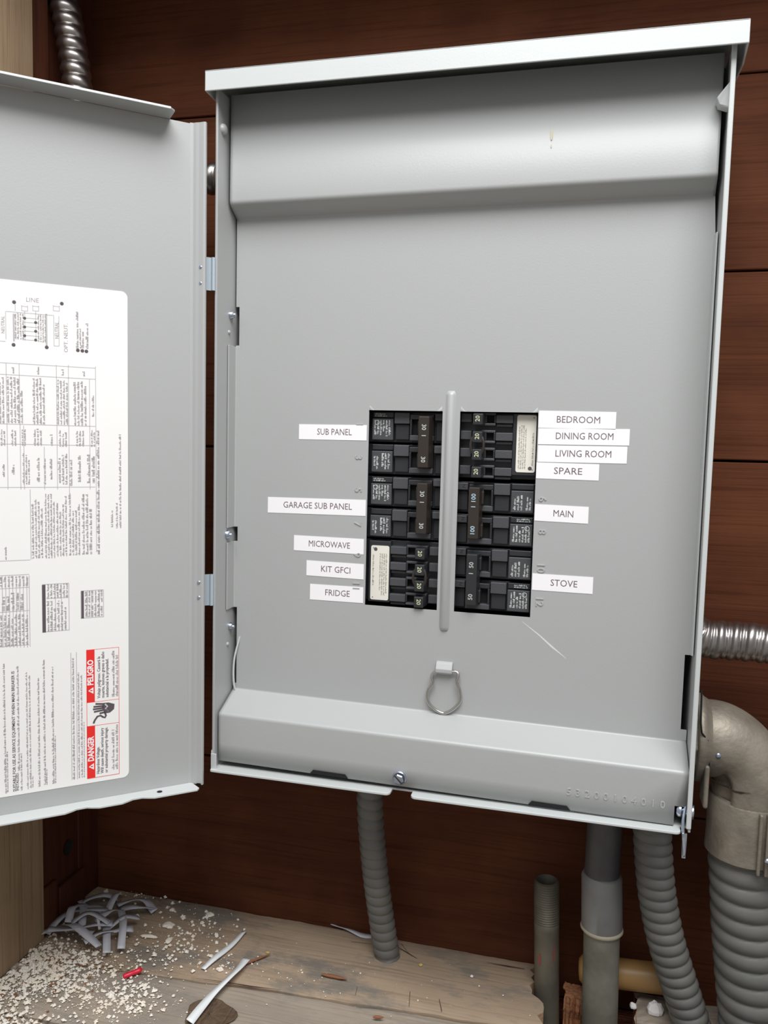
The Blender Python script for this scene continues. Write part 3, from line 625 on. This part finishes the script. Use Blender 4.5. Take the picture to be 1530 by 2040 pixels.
# adhesive name stickers
STK = [('SUB PANEL', (596, 845), (731, 847), 875, 0.27, .78), ('GARAGE SUB PANEL', (534, 990), (729, 996), 1021, .16, .86), ('MICROWAVE', (586, 1066), (725, 1074), 1096, .21, .80),
       ('KIT GFCI', (611, 1116), (725, 1124), 1146, .25, .76), ('FRIDGE', (618, 1163), (724, 1170), 1194, .28, .74),
       ('BEDROOM', (1074, 818), (1228, 821), 852, .23, .79), ('DINING ROOM', (1073, 853), (1255, 855), 885, .19, .82), ('LIVING ROOM', (1072, 887), (1250, 890), 920, .195, .82),
       ('SPARE', (1069, 921), (1194, 925), 953, .28, .73), ('MAIN', (1066, 1004), (1173, 1010), 1037, .34, .71), ('STOVE', (1061, 1142), (1182, 1150), 1175, .30, .74)]
for t, a, b, vb, f0, f1 in STK:
    A = onY(*a, 0); B = onY(*b, 0); C_ = onY(a[0], vb, 0); sl = (B.z-A.z)/(B.x-A.x); hgt = A.z-C_.z; h = .012
    if abs(sl) > .03: sl = .03*(1 if sl > 0 else -1)
    mb = MB(); Bz = A.z+sl*(B.x-A.x)
    mb.prism([(A.x, -.002, A.z), (B.x, -.002, Bz), (B.x, -.002, Bz-hgt), (A.x, -.002, A.z-hgt)], (0, -.008, 0), 0)
    o = mb.build('label_sticker', STICK, cov, label='white adhesive sticker reading '+t)
    wd_ = B.x-A.x; m2 = MB(); m2.text(t, (A.x+wd_*f0, -.013, A.z-hgt/2+sl*wd_*.5), (1, 0, sl), (0, 0, 1), .285, 0, width=wd_*(f1-f0)+0)
    m2.build('lettering', INK, o)

# ================================================================ BREAKERS
def breaker_base(name, left, zt, lab, n, grp):
    fx = (lambda u: -2.75+u) if left else (lambda u: 2.50-u)
    root = empty(name, (fx(1.2), 1.5, zt-1), lab, 'circuit breaker', grp); root['o3'] = [fx(1.2), 1.5, zt-1]
    return root, fx
def scr(mb, fx, left, u0, u1, v0, v1, zt, y, lines, mi, seed, rot=True):
    # fine print on a breaker; rot: lines run down the panel
    if rot:
        if left: scribble(mb, Vector((fx(u1), y, zt-v0)), Vector((0, 0, -1)), Vector((1, 0, 0)), v1-v0, u1-u0, lines, mi, seed=seed)
        else: scribble(mb, Vector((fx(u1), y, zt-v1)), Vector((0, 0, 1)), Vector((-1, 0, 0)), v1-v0, u1-u0, lines, mi, seed=seed)
    else:
        x0 = min(fx(u0), fx(u1)); scribble(mb, Vector((x0, y, zt-v0)), Vector((1, 0, 0)), Vector((0, 0, 1)), abs(u1-u0), v1-v0, lines, mi, seed=seed)
def amp(mb, t, fx, left, u, zc, y, size, mi, w=None):
    if left: mb.text(t, (fx(u), y, zc), (0, 0, -1), (1, 0, 0), size, mi, align='CENTER', width=w, bold=.01)
    else: mb.text(t, (fx(u), y, zc), (0, 0, 1), (-1, 0, 0), size, mi, align='CENTER', width=w, bold=.01)
def two_pole(left, zt, ampt, pm, hm, lab_):
    root, fx = breaker_base('double_pole_breaker', left, zt, lab_, 2, 'double pole breakers with tied handles'); P_ = 1.02
    for k in range(2):
        z = zt-k*P_; b = MB()
        def bx(u0, u1, v0, v1, y, mi=0, yb=.6, b=b, z=z): b.box(fx(u0), fx(u1), y, yb, z-v1, z-v0, mi)
        bx(-.1, 2.6, .03, P_-.03, .50, 0, 1.5)
        bx(.06, .74, .04, .22, .33); bx(.06, .74, .25, .92, .26, 1)
        bx(.78, 1.27, .05, .40, .24, 1); bx(.80, 1.25, .42, .90, .34)
        bx(1.29, 2.04, .10, .26, .24); bx(1.29, 2.04, .75, .92, .22, 1); bx(1.29, 1.35, .26, .75, .22); bx(1.58, 2.04, .26, .75, .24)
        bx(2.07, 2.6, .06, .28, .26, 1); bx(2.09, 2.6, .32, .92, .42)
        b.build('pole_body', [BLACK, BLACK2], root, bevel=.02)
        s_ = MB(); s_.box(fx(1.35), fx(1.58), .42, .45, z-.75, z-.26, 0); s_.build('trip_slot', VOID, root)
        t = MB()
        if (k == 0) == left or (not left and k == 1 and False):
            scr(t, fx, left, .12, .55, .07, .19, z, .325, 2, 0, 3+k, False)
            scr(t, fx, left, .12, .68, .30, .80, z, .255, 6, 0, 4+k)
            t.tube([(fx(.22)+.07*cos(a), .252, z-.38+.07*sin(a)) for a in [2*pi*i/14 for i in range(14)]], .014, 4, closed=True)
        else:
            scr(t, fx, left, .12, .30, .42, .84, z, .255, 2, 0, 5+k); scr(t, fx, left, .38, .68, .32, .84, z, .255, 3, 0, 8+k)
        t.build('pole_print', WPRINT, root)
        if not left:
            t = MB(); amp(t, 'ON' if False else 'N', fx, left, 2.2, z-.16, .255, .16, 0); t.build('position_mark', BLACK, root)
    h = MB(); ya, yb_ = -.2, .30
    h.prism([(fx(1.65), ya, 0), (fx(1.98), ya, 0), (fx(2.04), yb_, 0), (fx(1.60), yb_, 0)], (0, 0, -1.58)); 
    for q in range(len(h.v)): h.v[q].z += zt-.17
    for k in range(2): h.box(fx(1.56), fx(1.64), .1, .32, zt-k*P_-.70, zt-k*P_-.30)
    h.build('handle_tie', hm, root, bevel=.03, seg=3)
    t = MB(); hs = .19
    for zc, tx in ((zt-.50, ampt), (zt-1.49, ampt)): amp(t, tx, fx, left, 1.82, zc, ya-.008, hs, 0)
    amp(t, 'I', fx, left, 1.82, zt-.76, ya-.008, hs, 0)
    t.build('rating_number', pm, root)
def quad_bk(left, zt, lab_, vc0, pit):
    root, fx = breaker_base('quad_breaker', left, zt, lab_, 4, 'four handle tandem breakers')
    b = MB(); b.box(fx(-.1), fx(2.6), .5, 1.5, zt-2.03, zt-.03, 0)
    def bx(u0, u1, v0, v1, y, mi=0, yb=.6): b.box(fx(u0), fx(u1), y, yb, zt-v1, zt-v0, mi)
    for k in range(4):
        vc = vc0+k*pit
        bx(.76, 1.28, vc-.13, vc+.12, .24, 1); bx(.78, 1.27, vc+.14, vc+.23, .30, 0)
        bx(1.29, 1.96, vc-.20, vc-.12, .24, 1); bx(1.29, 1.96, vc+.12, vc+.20, .24, 1); bx(1.29, 1.34, vc-.12, vc+.12, .24); bx(1.56, 1.96, vc-.12, vc+.12, .26)
        bx(2.02, 2.36, vc-.17, vc+.10, .27, 1); bx(2.40, 2.6, vc-.2, vc+.2, .4)
    v0, v1 = (.20, 1.96) if left else (.07, 1.80)
    bx(.04, .76, max(.03, v0-.15), min(v1+.1, 2.03), .27, 0)
    b.build('breaker_body', [BLACK, BLACK2], root, bevel=.02)
    s_ = MB()
    for k in range(4): s_.box(fx(1.34), fx(1.56), .42, .46, zt-vc0-k*pit-.12, zt-vc0-k*pit+.12)
    s_.build('trip_slot', VOID, root)
    l_ = MB(); u0, u1 = (.12, .72) if left else (.06, .64); r = .06; pts = []
    for cu, cv, a0 in ((u1-r, v1-r, 0), (u0+r, v1-r, pi/2), (u0+r, v0+r, pi), (u1-r, v0+r, 1.5*pi)):
        for i in range(5): a = a0+pi/2*i/4; pts.append((fx(cu+r*cos(a)), .262, zt-(cv+r*sin(a))))
    l_.prism(pts, (0, -.01, 0), 0)
    scr(l_, fx, left, u0+.28, u1-.05, v0+.25, v1-.1, zt, .249, 4, 1, 31)
    scr(l_, fx, left, u0+.05, u0+.12, v0+.3, v1-.2, zt, .249, 1, 1, 33)
    for vv in (v0+.08, v0+.75, v0+1.15, v1-.08): l_.lathe([(.018, 0), (0, .002)], (fx(u0+.08), .249, zt-vv), (0, -1, 0), 8, 2)
    l_.lathe([(.06, 0), (0, .002)], (fx(u0+.15), .249, zt-(v0+.12 if left else v1-.12)), (0, -1, 0), 12, 2)
    l_.build('rating_label', [BRLAB, BRINK, DINK], root, label='cream rating label')
    for k in range(4):
        vc = vc0+k*pit; h = MB(); d = .03 if k in (0, 3) else 0
        h.prism([(fx(1.64), -.12, zt-vc+.15), (fx(1.94), -.12, zt-vc+.15), (fx(1.98), .3, zt-vc+.17), (fx(1.60), .3, zt-vc+.17)], (0, 0, -.34))
        ho = h.build('handle', HDARK, root, bevel=.03, seg=3)
        t = MB(); amp(t, '20', fx, left, 1.79, zt-vc, -.128, .185, 0); t.build('rating_number', YPRINT, ho)
    vc = vc0+1.5*pit; c = Vector((fx(1.79), .0, zt-vc)); m2 = MB()
    m2.tube([c+Vector((.20*cos(a), -.08*abs(cos(a)), .34*sin(a))) for a in [2*pi*i/28 for i in range(28)]], .042, 8, closed=True)
    m2.build('tie_clip', BROWN, root, label='round brown handle tie clip')
two_pole(True, -.0, '30', WPRINT, BROWN, 'black double breaker rated 30, top of the left column beside the SUB PANEL sticker')
two_pole(True, -2.05, '30', WPRINT, BROWN, 'black double breaker rated 30, middle of the left column beside the GARAGE SUB PANEL sticker')
quad_bk(True, -4.09, 'black four handle breaker with cream label, bottom of the left column beside MICROWAVE and FRIDGE', .33, .51)
quad_bk(False, -.0, 'black four handle breaker with cream label, top of the right column beside BEDROOM and SPARE', .21, .535)
two_pole(False, -2.12, '100', BPRINT, BROWN, 'black double breaker rated 100, middle of the right column beside the MAIN sticker')
two_pole(False, -4.17, '50', WPRINT, HDARK, 'black double breaker rated 50, bottom of the right column beside the STOVE sticker')

# ================================================================ CONDUITS
def ribf(p, a, helix=1, sharp=.5, double=False):
    def f(d, ang, r):
        t = (d/p+helix*ang/(2*pi)) % 1
        v = abs(sin(pi*t))**sharp
        if double: v = max(abs(sin(pi*min(1, t/.62)))**.5 if t < .62 else 0, .72*abs(sin(pi*(t-.62)/.38))**.6 if t >= .62 else 0)
        return r-a+a*v
    return f
def ribbed(name, pts, r, p, a, m, lab_, cat='conduit', helix=1, sharp=.5, double=False, grp=None, n=36):
    mb = MB(); mb.tube(spline(pts, p/12), r, n, radf=ribf(p, a, helix, sharp, double)); return mb.build(name, m, label=lab_, cat=cat, group=grp)
def Q(u, v, y): P = onY(u, v, y); return (P.x, y, P.z)
ribbed('ribbed_conduit', [Q(736, 1560, 2.2), Q(739, 1640, 2.2), Q(748, 1740, 2.4), Q(760, 1830, 2.7), Q(770, 1895, 2.85), Q(773, 1912, 2.85)], .475, .37, .075, LT, 'slim grey ribbed conduit dropping from the panel bottom through the sill, below the cover screw', n=40)
ribbed('ribbed_conduit', [Q(1298, 1600, 1.5), Q(1301, 1690, 1.5), Q(1309, 1780, 1.55), Q(1326, 1870, 1.6), Q(1350, 1950, 1.7), Q(1378, 2040, 1.8), Q(1396, 2110, 1.8)], .60, .365, .085, LT, 'grey ribbed conduit curving down and right from the panel bottom corner', n=40)
ribbed('ribbed_conduit', [Q(1477, 1670, 1.2), Q(1482, 1740, 1.2), Q(1486, 1850, 1.3), Q(1493, 1950, 1.35), Q(1500, 2040, 1.4), Q(1506, 2120, 1.4)], 1.02, .53, .13, LT, 'thickest grey ribbed conduit hanging below the cast elbow at the right edge', n=48)
ribbed('flexible_metal_conduit', [(-15.2, 1.6, 17.5), Q(100, -60, 1.6), Q(126, 0, 1.6), Q(143, 90, 1.6), Q(154, 170, 1.6), (-14.0, 1.6, 9.5), (-12.6, 1.6, 8.1), (-10.5, 1.6, 7.75), (-8.5, 1.5, 7.84), (-7.4, 1.5, 7.84)], .52, .43, .10, FLEX, 'silver spiral metal conduit at top left, passing behind the open door', helix=1, sharp=.7)
ribbed('flexible_metal_conduit', [(7.28, 1.5, -6.55), Q(1400, 1272, 1.5), Q(1460, 1277, 1.5), Q(1530, 1284, 1.4), Q(1640, 1310, 1.2)], .60, .44, .10, FLEX, 'silver spiral metal conduit leaving the right side of the panel', double=True)
# cast elbow
elb = empty('cast_elbow', (8, 1.2, -10), 'bulky cast metal elbow connector bolted to the lower right side of the panel', 'pipe fitting')
cy = 1.2; cz = -9.75; xb = 9.18; RR = 1.25; cx = xb-RR; mb = MB()
path = [(7.4, cy, cz), (cx-.2, cy, cz)]+[(cx+RR*sin(a), cy, cz-RR*(1-cos(a))) for a in [pi/2*i/18 for i in range(19)]]+[(xb, cy, cz-RR-.6), (xb, cy, cz-RR-1.2), (xb, cy, cz-RR-2.0)]
rad = [1.12, 1.12]+[1.12-.04*i/18 for i in range(19)]+[1.1, 1.16, 1.14]
path = spline(path, .12); k = len(path); radl = [1.13+.03*sin(i*.21) for i in range(k)]
mb.tube(path, radl, 48)
for p in mb.v:                               # throat hollowed on the inside of the bend
    if p.x > 7.95 and p.z < -10.0 and p.z > -11.9:
        dx, dz = p.x-cx, p.z-(cz-RR); d_ = sqrt(dx*dx+dz*dz)
        if p.z < cz-RR: d_ = max(dx, .01); dz = 0
        lim = .62*min(1, (p.x-7.95)/.3)
        if d_ < lim: p.x += dx/d_*(lim-d_); p.z += dz/d_*(lim-d_)
mb.build('elbow_body', CAST, elb)
mb = MB(); mb.lathe([(1.0, .05), (1.02, .0), (1.13, 0), (1.16, -.06), (1.15, -1.2), (1.17, -1.75), (1.05, -1.85)], (xb, cy, cz-RR-.42), (.0, 0, 1), 40); mb.build('elbow_sleeve', CAST, elb, sharp=50)
mb = MB(); mb.lathe([(1.12, 0), (1.30, .02), (1.33, .05), (1.32, .20), (1.24, .27), (1.15, .42)], (7.5, cy, cz), (1, 0, 0), 40); mb.build('collar', CAST, elb)
mb = MB(); mb.lathe([(1.0, 0), (1.22, 0), (1.22, .24), (1.0, .24)], (7.27, cy, cz), (1, 0, 0), 8, 0, False); mb.build('lock_nut', CAST, elb, bevel=.03)
mb = MB()                                    # split lips along the seam, camera side
for off in (-.055, .055):
    mb = MB(); mb.box(xb+.25+off*1.9-.05, xb+.25+off*1.9+.05, cy-1.30, cy-1.0, -13.3, -11.45); mb.build('seam_lip', CAST, elb, bevel=.04)
mb = MB(); pp = [Q(1398, 1375, cy-1.08), Q(1396, 1440, cy-1.33), Q(1398, 1460, cy-1.3), Q(1412, 1478, cy-1.16), Q(1413, 1530, cy-1.1)]
mb.tube(pp, .028, 8); mb.build('seam_shade', VOID, elb)  # thin black tube lays painted shade along the elbow seam
mb = MB(); mb.box(xb+.35, xb+.95, cy-1.35, cy-.6, -13.35, -12.6); mb.build('clamp_lug', CAST, elb, bevel=.12, seg=3)
mb = MB(); mb.box(7.72, 7.86, cy-1.25, cy-.4, -11.5, -10.2); mb.build('clamp_lug', CAST, elb, bevel=.12, seg=3)
for (u, v, y) in ((1431, 1505, cy-1.12), (1529, 1716, cy-1.4)):
    mb = MB(); q = onY(u, v, y); dome(mb, q, (0, -1, .1), .09, .07); mb.build('elbow_screw', ZINC, elb)
# rigid pipe with coupling
rg = empty('rigid_pipe', (5.1, 2, -22), 'upright weathered pipe with a grey coupling, right of the short threaded stub', 'pipe')
A = Vector(Q(1206, 1640, 2)); B = Vector(Q(1199, 1745, 2)); C2 = Vector(Q(1199, 1843, 2)); E2 = Vector(Q(1193, 2080, 2))
mb = MB(); mb.tube([A+Vector((0, 0, 1.6)), B], .565, 30); mb.build('upper_pipe', PIPED, rg)
mb = MB(); mb.tube([B+Vector((0, 0, .12)), B+Vector((0, 0, .10)), B, B*.5+C2*.5, C2, C2-Vector((0, 0, .06))], [.55, .60, .655, .66, .665, .62], 32); mb.build('coupling', COUP, rg, sharp=40)
mb = MB(); mb.lathe([(.56, -.05), (.64, .0), (.70, .07), (.68, .14), (.6, .2)], C2-Vector((0, 0, .16)), (0, 0, 1), 30); mb.build('sealant_bead', GLUE, rg)
mb = MB(); mb.tube([C2, E2, E2-Vector((0, 0, 1))], .585, 30); mb.build('lower_pipe', PIPE, rg)
# short threaded open pipe
A = Vector(Q(1089, 1752, 2.8)); B = Vector(Q(1089, 2060, 2.8)); sp = empty('threaded_pipe_stub', B, 'short rusty open ended threaded pipe stub standing up from the broken sill end', 'pipe')
mb = MB(); n = 30; prof = [(.30, -1.2), (.33, -.02), (.36, .0), (.415, -.04)]
for i in range(36): prof += [(.435 if i % 2 else .398, -.06-i*.042)]
prof += [(.428, -1.7)]; L_ = (A-B).length
prof += [(.43, -L_)]
mb.lathe(prof, A, (A-B).normalized(), 30); mb.build('pipe_wall', RUST, sp, sharp=60)
mb = MB(); mb.lathe([(.31, 0), (0, .001)], A-Vector((0, 0, 1.0)), (0, 0, 1), 20); mb.build('pipe_bore', VOID, sp)
q = A.lerp(B, .47)
mb = MB(); 
for (u, v, w, h) in ((1076, 1898, .08, .22), (1104, 1890, .05, .3)):
    p = onY(u, v, 2.8); ph = math.asin(max(-.9, min(.9, (p.x-q.x)/.43)))
    for k in range(1): 
        vs = [(q.x+.437*sin(ph+da), 2.8-.437*cos(ph+da), p.z+dz) for dz in (-h, -h*.4, h*.5, h) for da in ((-w*1.5, w*1.5) if abs(dz) < h else (-w*.5, w*.8))]
        mb.add(vs, [(2*i, 2*i+1, 2*i+3, 2*i+2) for i in range(3)])
mb.build('red_paint_mark', mat('faded_red_paint', (.30, .07, .06), .7), sp)
# amber pipe lying behind
A = Vector(Q(1172, 1932, 3.05)); B = Vector(Q(1372, 1956, 3.05)); mb = MB(); d = (B-A).normalized()
mb.tube([A-d*.33, A-d*.31, A-d*.2, A, B, B+d*.1], [.12, .34, .46, .49, .49, .49], 28); mb.build('amber_pipe_stub', TAN, label='amber yellow pipe lying level behind the rigid pipe and ribbed conduit', cat='pipe')

# ================================================================ LOOSE THINGS ON THE SILL
def cp(x, y): return (x/2.942, 1640+y/2.942)
def paper(pts, w, m, z, lab_, grp, lift=.1, curl=0, seed=0):
    rn = random.Random(seed); P = [onZ(*p, ZL+.06) for p in pts]; sp_ = spline(P, .12); n = len(sp_); A, B = [], []
    for i, p in enumerate(sp_):
        t = (sp_[min(i+1, n-1)]-sp_[max(i-1, 0)]).normalized(); q = Vector((-t.y, t.x, 0))*w/2; u = i/(n-1)
        zz = z+lift*sin(pi*u)*.8+.02*sin(u*9+seed); tw = curl*sin(u*5+seed)
        a = p+q; b = p-q; a.z = ZL+.06+zz+tw*w*.5; b.z = ZL+.06+zz-tw*w*.5
        a.z = max(a.z, ZL+.05); b.z = max(b.z, ZL+.05); A.append(a); B.append(b)
    mb = MB(); mb.add(A+B, [(i, i+1, n+i+1, n+i) for i in range(n-1)], 0, True)
    return mb.build('paper_strip', m, solid=.012, label=lab_, cat='paper strip', group=grp)
PILE = [[(455, 450), (500, 500), (600, 515)], [(480, 475), (580, 455), (690, 450)], [(635, 520), (680, 470), (722, 425)], [(690, 495), (740, 480), (800, 475), (860, 490), (905, 530)],
 [(700, 520), (790, 540), (880, 528), (905, 515)], [(275, 670), (340, 620), (440, 575), (635, 535)], [(195, 685), (380, 660), (550, 668)], [(560, 612), (640, 575), (700, 545)],
 [(708, 545), (722, 660), (710, 770)], [(622, 628), (626, 720), (625, 800)], [(640, 655), (740, 620), (815, 598)], [(375, 640), (460, 705), (580, 775)], [(495, 750), (600, 710), (780, 675)],
 [(445, 535), (488, 570), (480, 680)], [(540, 600), (566, 640), (585, 682)], [(280, 690), (450, 700), (600, 662), (660, 650)], [(400, 650), (430, 590), (500, 545)], [(420, 655), (520, 640), (640, 660)]]
PL = ['short bent paper strip at the back left of the pile', 'thin paper strip lying level along the back edge of the pile', 'paper strip pointing up and back to the right from the pile middle',
 'arched paper strip forming the top of the loop on the right of the pile', 'paper strip forming the underside of the loop on the right of the pile', 'long curved paper strip arching from the left end to the pile middle',
 'long level paper strip reaching farthest left, in front of the post', 'short paper strip slanting up just right of the pile middle', 'upright paper strip at the right front, right one of the two upright ones',
 'upright paper strip at the front, left one of the two upright ones', 'paper strip poking out of the pile to the right', 'paper strip slanting down to the front tip of the pile', 'paper strip low at the front, running behind the two upright ones',
 'hooked paper strip bending down through the left half of the pile', 'narrowest paper strip, a thin sliver in the middle of the pile', 'paper strip lying lowest along the left front of the pile', 'short steep paper strip crossing the arch in the left half of the pile', 'short wide paper strip lying across the centre of the pile']
for i, pts in enumerate(PILE):
    paper([cp(*p) for p in pts], .27 if i != 14 else .1, STRIP, .02+.028*i, PL[i], 'paper strips in the corner pile', lift=.14+.1*(i % 3), curl=.35*((i % 4)-1.5)/1.5, seed=i)
paper([cp(1190, 858), cp(1300, 770), cp(1380, 700), cp(1432, 640)], .20, STRIPW, .03, 'white paper strip lying flat on the sill, behind the one across the knot', None, .05, .25, 31)
paper([cp(1112, 1185), cp(1240, 1040), cp(1340, 945), cp(1400, 880), cp(1448, 805)], .27, STRIPW, .10, 'long white paper strip lying across the round wood knot', None, .16, .35, 33)
def c2(x, y): return (380+x/2.942, 1640+y/2.942)
paper([c2(825, 592), c2(900, 625), c2(1000, 662), c2(1068, 668)], .16, STRIP, .02, 'crumpled pale paper strip tucked against the wall left of the slim ribbed conduit', None, .05, .4, 35)
# red plastic offcut
a = onZ(*cp(722, 900), ZL+.14); b = onZ(*cp(835, 855), ZL+.14); mb = MB(); d = b-a
mb.tube([a, a+d*.05, a+d*.5, a+d*.75, a+d*.8, a+d*.9, b], [.05, .085, .08, .085, .10, .08, .02], 12); mb.build('wire_nut', REDP, label='small bright red plastic plug lying among the crumbs on the sill', cat='plastic piece')
# flakes
def flake(u, v, w, d, h, m, lab_, cat='flake', grp=None, seed=0, name='plaster_flake', ang=0, z=ZL+.03):
    P = onZ(u, v, z); rn = random.Random(seed); mb = MB(); n = 11; vs = []
    prof_ = [(.9, 0), (1, .35), (.75, .85), (.3, 1.0), (.001, .95)]
    base = [rn.uniform(.72, 1.15) for _ in range(n)]
    for a_, (r, z_) in enumerate(prof_):
        for j in range(n):
            t = 2*pi*j/n; x = w/2*r*base[j]*cos(t); y = d/2*r*base[(j+3) % n]*sin(t)
            vs.append((P.x+x*cos(ang)-y*sin(ang), P.y+x*sin(ang)+y*cos(ang), z+h*(z_+rn.uniform(-.12, .12)*(a_ > 0))))
    mb.add(vs, [(q*n+j, q*n+(j+1) % n, (q+1)*n+(j+1) % n, (q+1)*n+j) for q in range(4) for j in range(n)]+[tuple(range(n))[::-1]], 0)
    return mb.build(name, m, label=lab_, cat=cat, group=grp)
G = 'cream plaster flakes on the sill'
flake(*cp(988, 602), .52, .40, .10, CRUMB, 'largest oval cream plaster flake, to the right of the paper strip pile', grp=G, seed=1)
flake(*cp(1230, 540), .34, .28, .09, CRUMB, 'cream plaster flake lying nearest the back wall, above the two long paper strips', grp=G, seed=2)
flake(*cp(1010, 512), .24, .2, .09, CRUMB, 'small cream flake behind the largest oval flake', grp=G, seed=3)
flake(*cp(880, 668), .75, .16, .08, CRUMB, 'long thin cream flake touching the right side of the paper pile', grp=G, seed=4, ang=.1)
flake(*cp(990, 690), .22, .4, .08, CRUMB, 'narrow upright cream flake in front of the largest oval flake', grp=G, seed=5)
flake(*cp(1268, 657), .17, .14, .08, CRUMB, 'tiny round cream flake left of the farther white strip', grp=G, seed=6)
flake(*cp(320, 600), .26, .5, .22, CRUMB, 'cream plaster lump leaning at the foot of the left wall behind the paper pile', grp=G, seed=7)
flake(*cp(620, 408), .16, .3, .12, CRUMB, 'cream flake in the far corner behind the paper pile', grp=G, seed=8)
flake(*cp(1290, 862), .3, .22, .10, CRUMB, 'cream flake between the two long white strips', grp=G, seed=9)
flake(*cp(160, 750), .38, .3, .12, CRUMB, 'cream plaster lump at the left edge of the sill, beside the post foot', grp=G, seed=10)
flake(*cp(100, 840), .9, .5, .03, mat('grey_putty', (.42, .36, .31), .6), 'smooth grey smear of putty on the crumb heap by the post', 'putty', seed=11, name='putty_smear')
flake(1304, 2017, .62, .42, .36, WHT, 'chunky white plaster lump on the broken timber at the lower right', 'plaster lump', seed=12, z=-19.72, name='plaster_lump')
flake(1261, 2007, .28, .22, .16, WHT, 'small white plaster bit left of the chunky white lump', 'plaster lump', seed=13, z=-19.72, name='plaster_lump')
flake(940, 1946, .13, .11, .06, WHT, 'single small white crumb right of the slim ribbed conduit', 'plaster lump', seed=14, name='plaster_lump')
flake(*c2(1348, 832), .14, .16, .05, YEL, 'yellow flake right of the slim ribbed conduit foot', 'flake', seed=15, name='yellow_flake')
flake(*c2(450, 760), .18, .08, .04, YEL, 'yellow flake at the tip of the brown sliver', 'flake', seed=16, name='yellow_flake')
def sliver(p, q, r, lab_):
    a = onZ(*p, ZL+.09); b = onZ(*q, ZL+.10); mb = MB(); mb.tube([a, a.lerp(b, .3), a.lerp(b, .7), b], [r*.4, r, r*.9, r*.3], 6); mb.build('wood_sliver', CHIPB, label=lab_, cat='wood sliver', group='brown wood slivers on the sill')
sliver(c2(262, 845), c2(465, 767), .05, 'brown wood sliver crossing behind the long white strip')
sliver(c2(765, 885), c2(915, 915), .06, 'brown wood sliver lying on the plank seam left of the slim ribbed conduit')
sliver(c2(1068, 1135), c2(1130, 1138), .05, 'short brown chip on the front plank below the slim ribbed conduit')
# countless crumbs
def crumbs(name, m, items, lab_, kz=.9):
    mb = MB(); rn = random.Random(99)
    for (x, y, r) in items:
        z = ZL+.02+r*.3; a = rn.uniform(0, 6); vs = []
        for j in range(4): t = a+j*pi/2; vs.append((x+r*cos(t)*rn.uniform(.7, 1.3), y+r*sin(t)*rn.uniform(.7, 1.3), z+rn.uniform(-.2, .3)*r))
        vs += [(x, y, z+r*kz), (x, y, z-r*.6)]
        mb.add(vs, [(0, 1, 4), (1, 2, 4), (2, 3, 4), (3, 0, 4), (1, 0, 5), (2, 1, 5), (3, 2, 5), (0, 3, 5)])
    return mb.build(name, m, label=lab_, cat='crumbs', kind='stuff')
rn = random.Random(5); it = []; ib = []
def clip(P): return P.x > XL+.25 and P.y < DW-.1 and P.x < 3.2
def splat(cxy, sd, n, r0, r1, lst, ang=0):
    for _ in range(n):
        a, b = rn.gauss(0, sd[0]), rn.gauss(0, sd[1]); u = cxy[0]+a*cos(ang)-b*sin(ang); v = cxy[1]+a*sin(ang)+b*cos(ang)
        if v < 1775: continue
        P = onZ(u, v, ZL)
        if clip(P): lst.append((P.x, P.y, r0+(r1-r0)*rn.random()**4.5))
for c in (((60, 1900), (45, 30), 900), ((10, 1960), (50, 35), 900), ((110, 1945), (60, 28), 900), ((160, 1915), (60, 20), 350), ((230, 2000), (60, 22), 450), ((275, 1965), (25, 22), 120), ((390, 1850), (40, 30), 130), ((330, 1890), (60, 30), 240), ((250, 1790), (60, 14), 80), ((10, 2035), (40, 14), 160)):
    splat(c[0], c[1], int(c[2]*1.7), .009, .10, it)
splat((560, 1945), (60, 12), 40, .012, .05, it, .15); splat((650, 1950), (220, 35), 60, .01, .04, it, .15); splat((440, 1925), (30, 8), 60, .012, .06, it)
splat((60, 1935), (60, 30), 260, .02, .09, ib); splat((180, 1920), (70, 25), 90, .02, .07, ib); splat((200, 1800), (90, 12), 50, .02, .06, ib)
crumbs('plaster_crumbs', CRUMB, it, 'cream plaster crumbs scattered over the sill, thickest at the left')
crumbs('wood_crumbs', CHIPB, ib, 'reddish brown wood crumbs mixed into the cream plaster crumbs', .5)
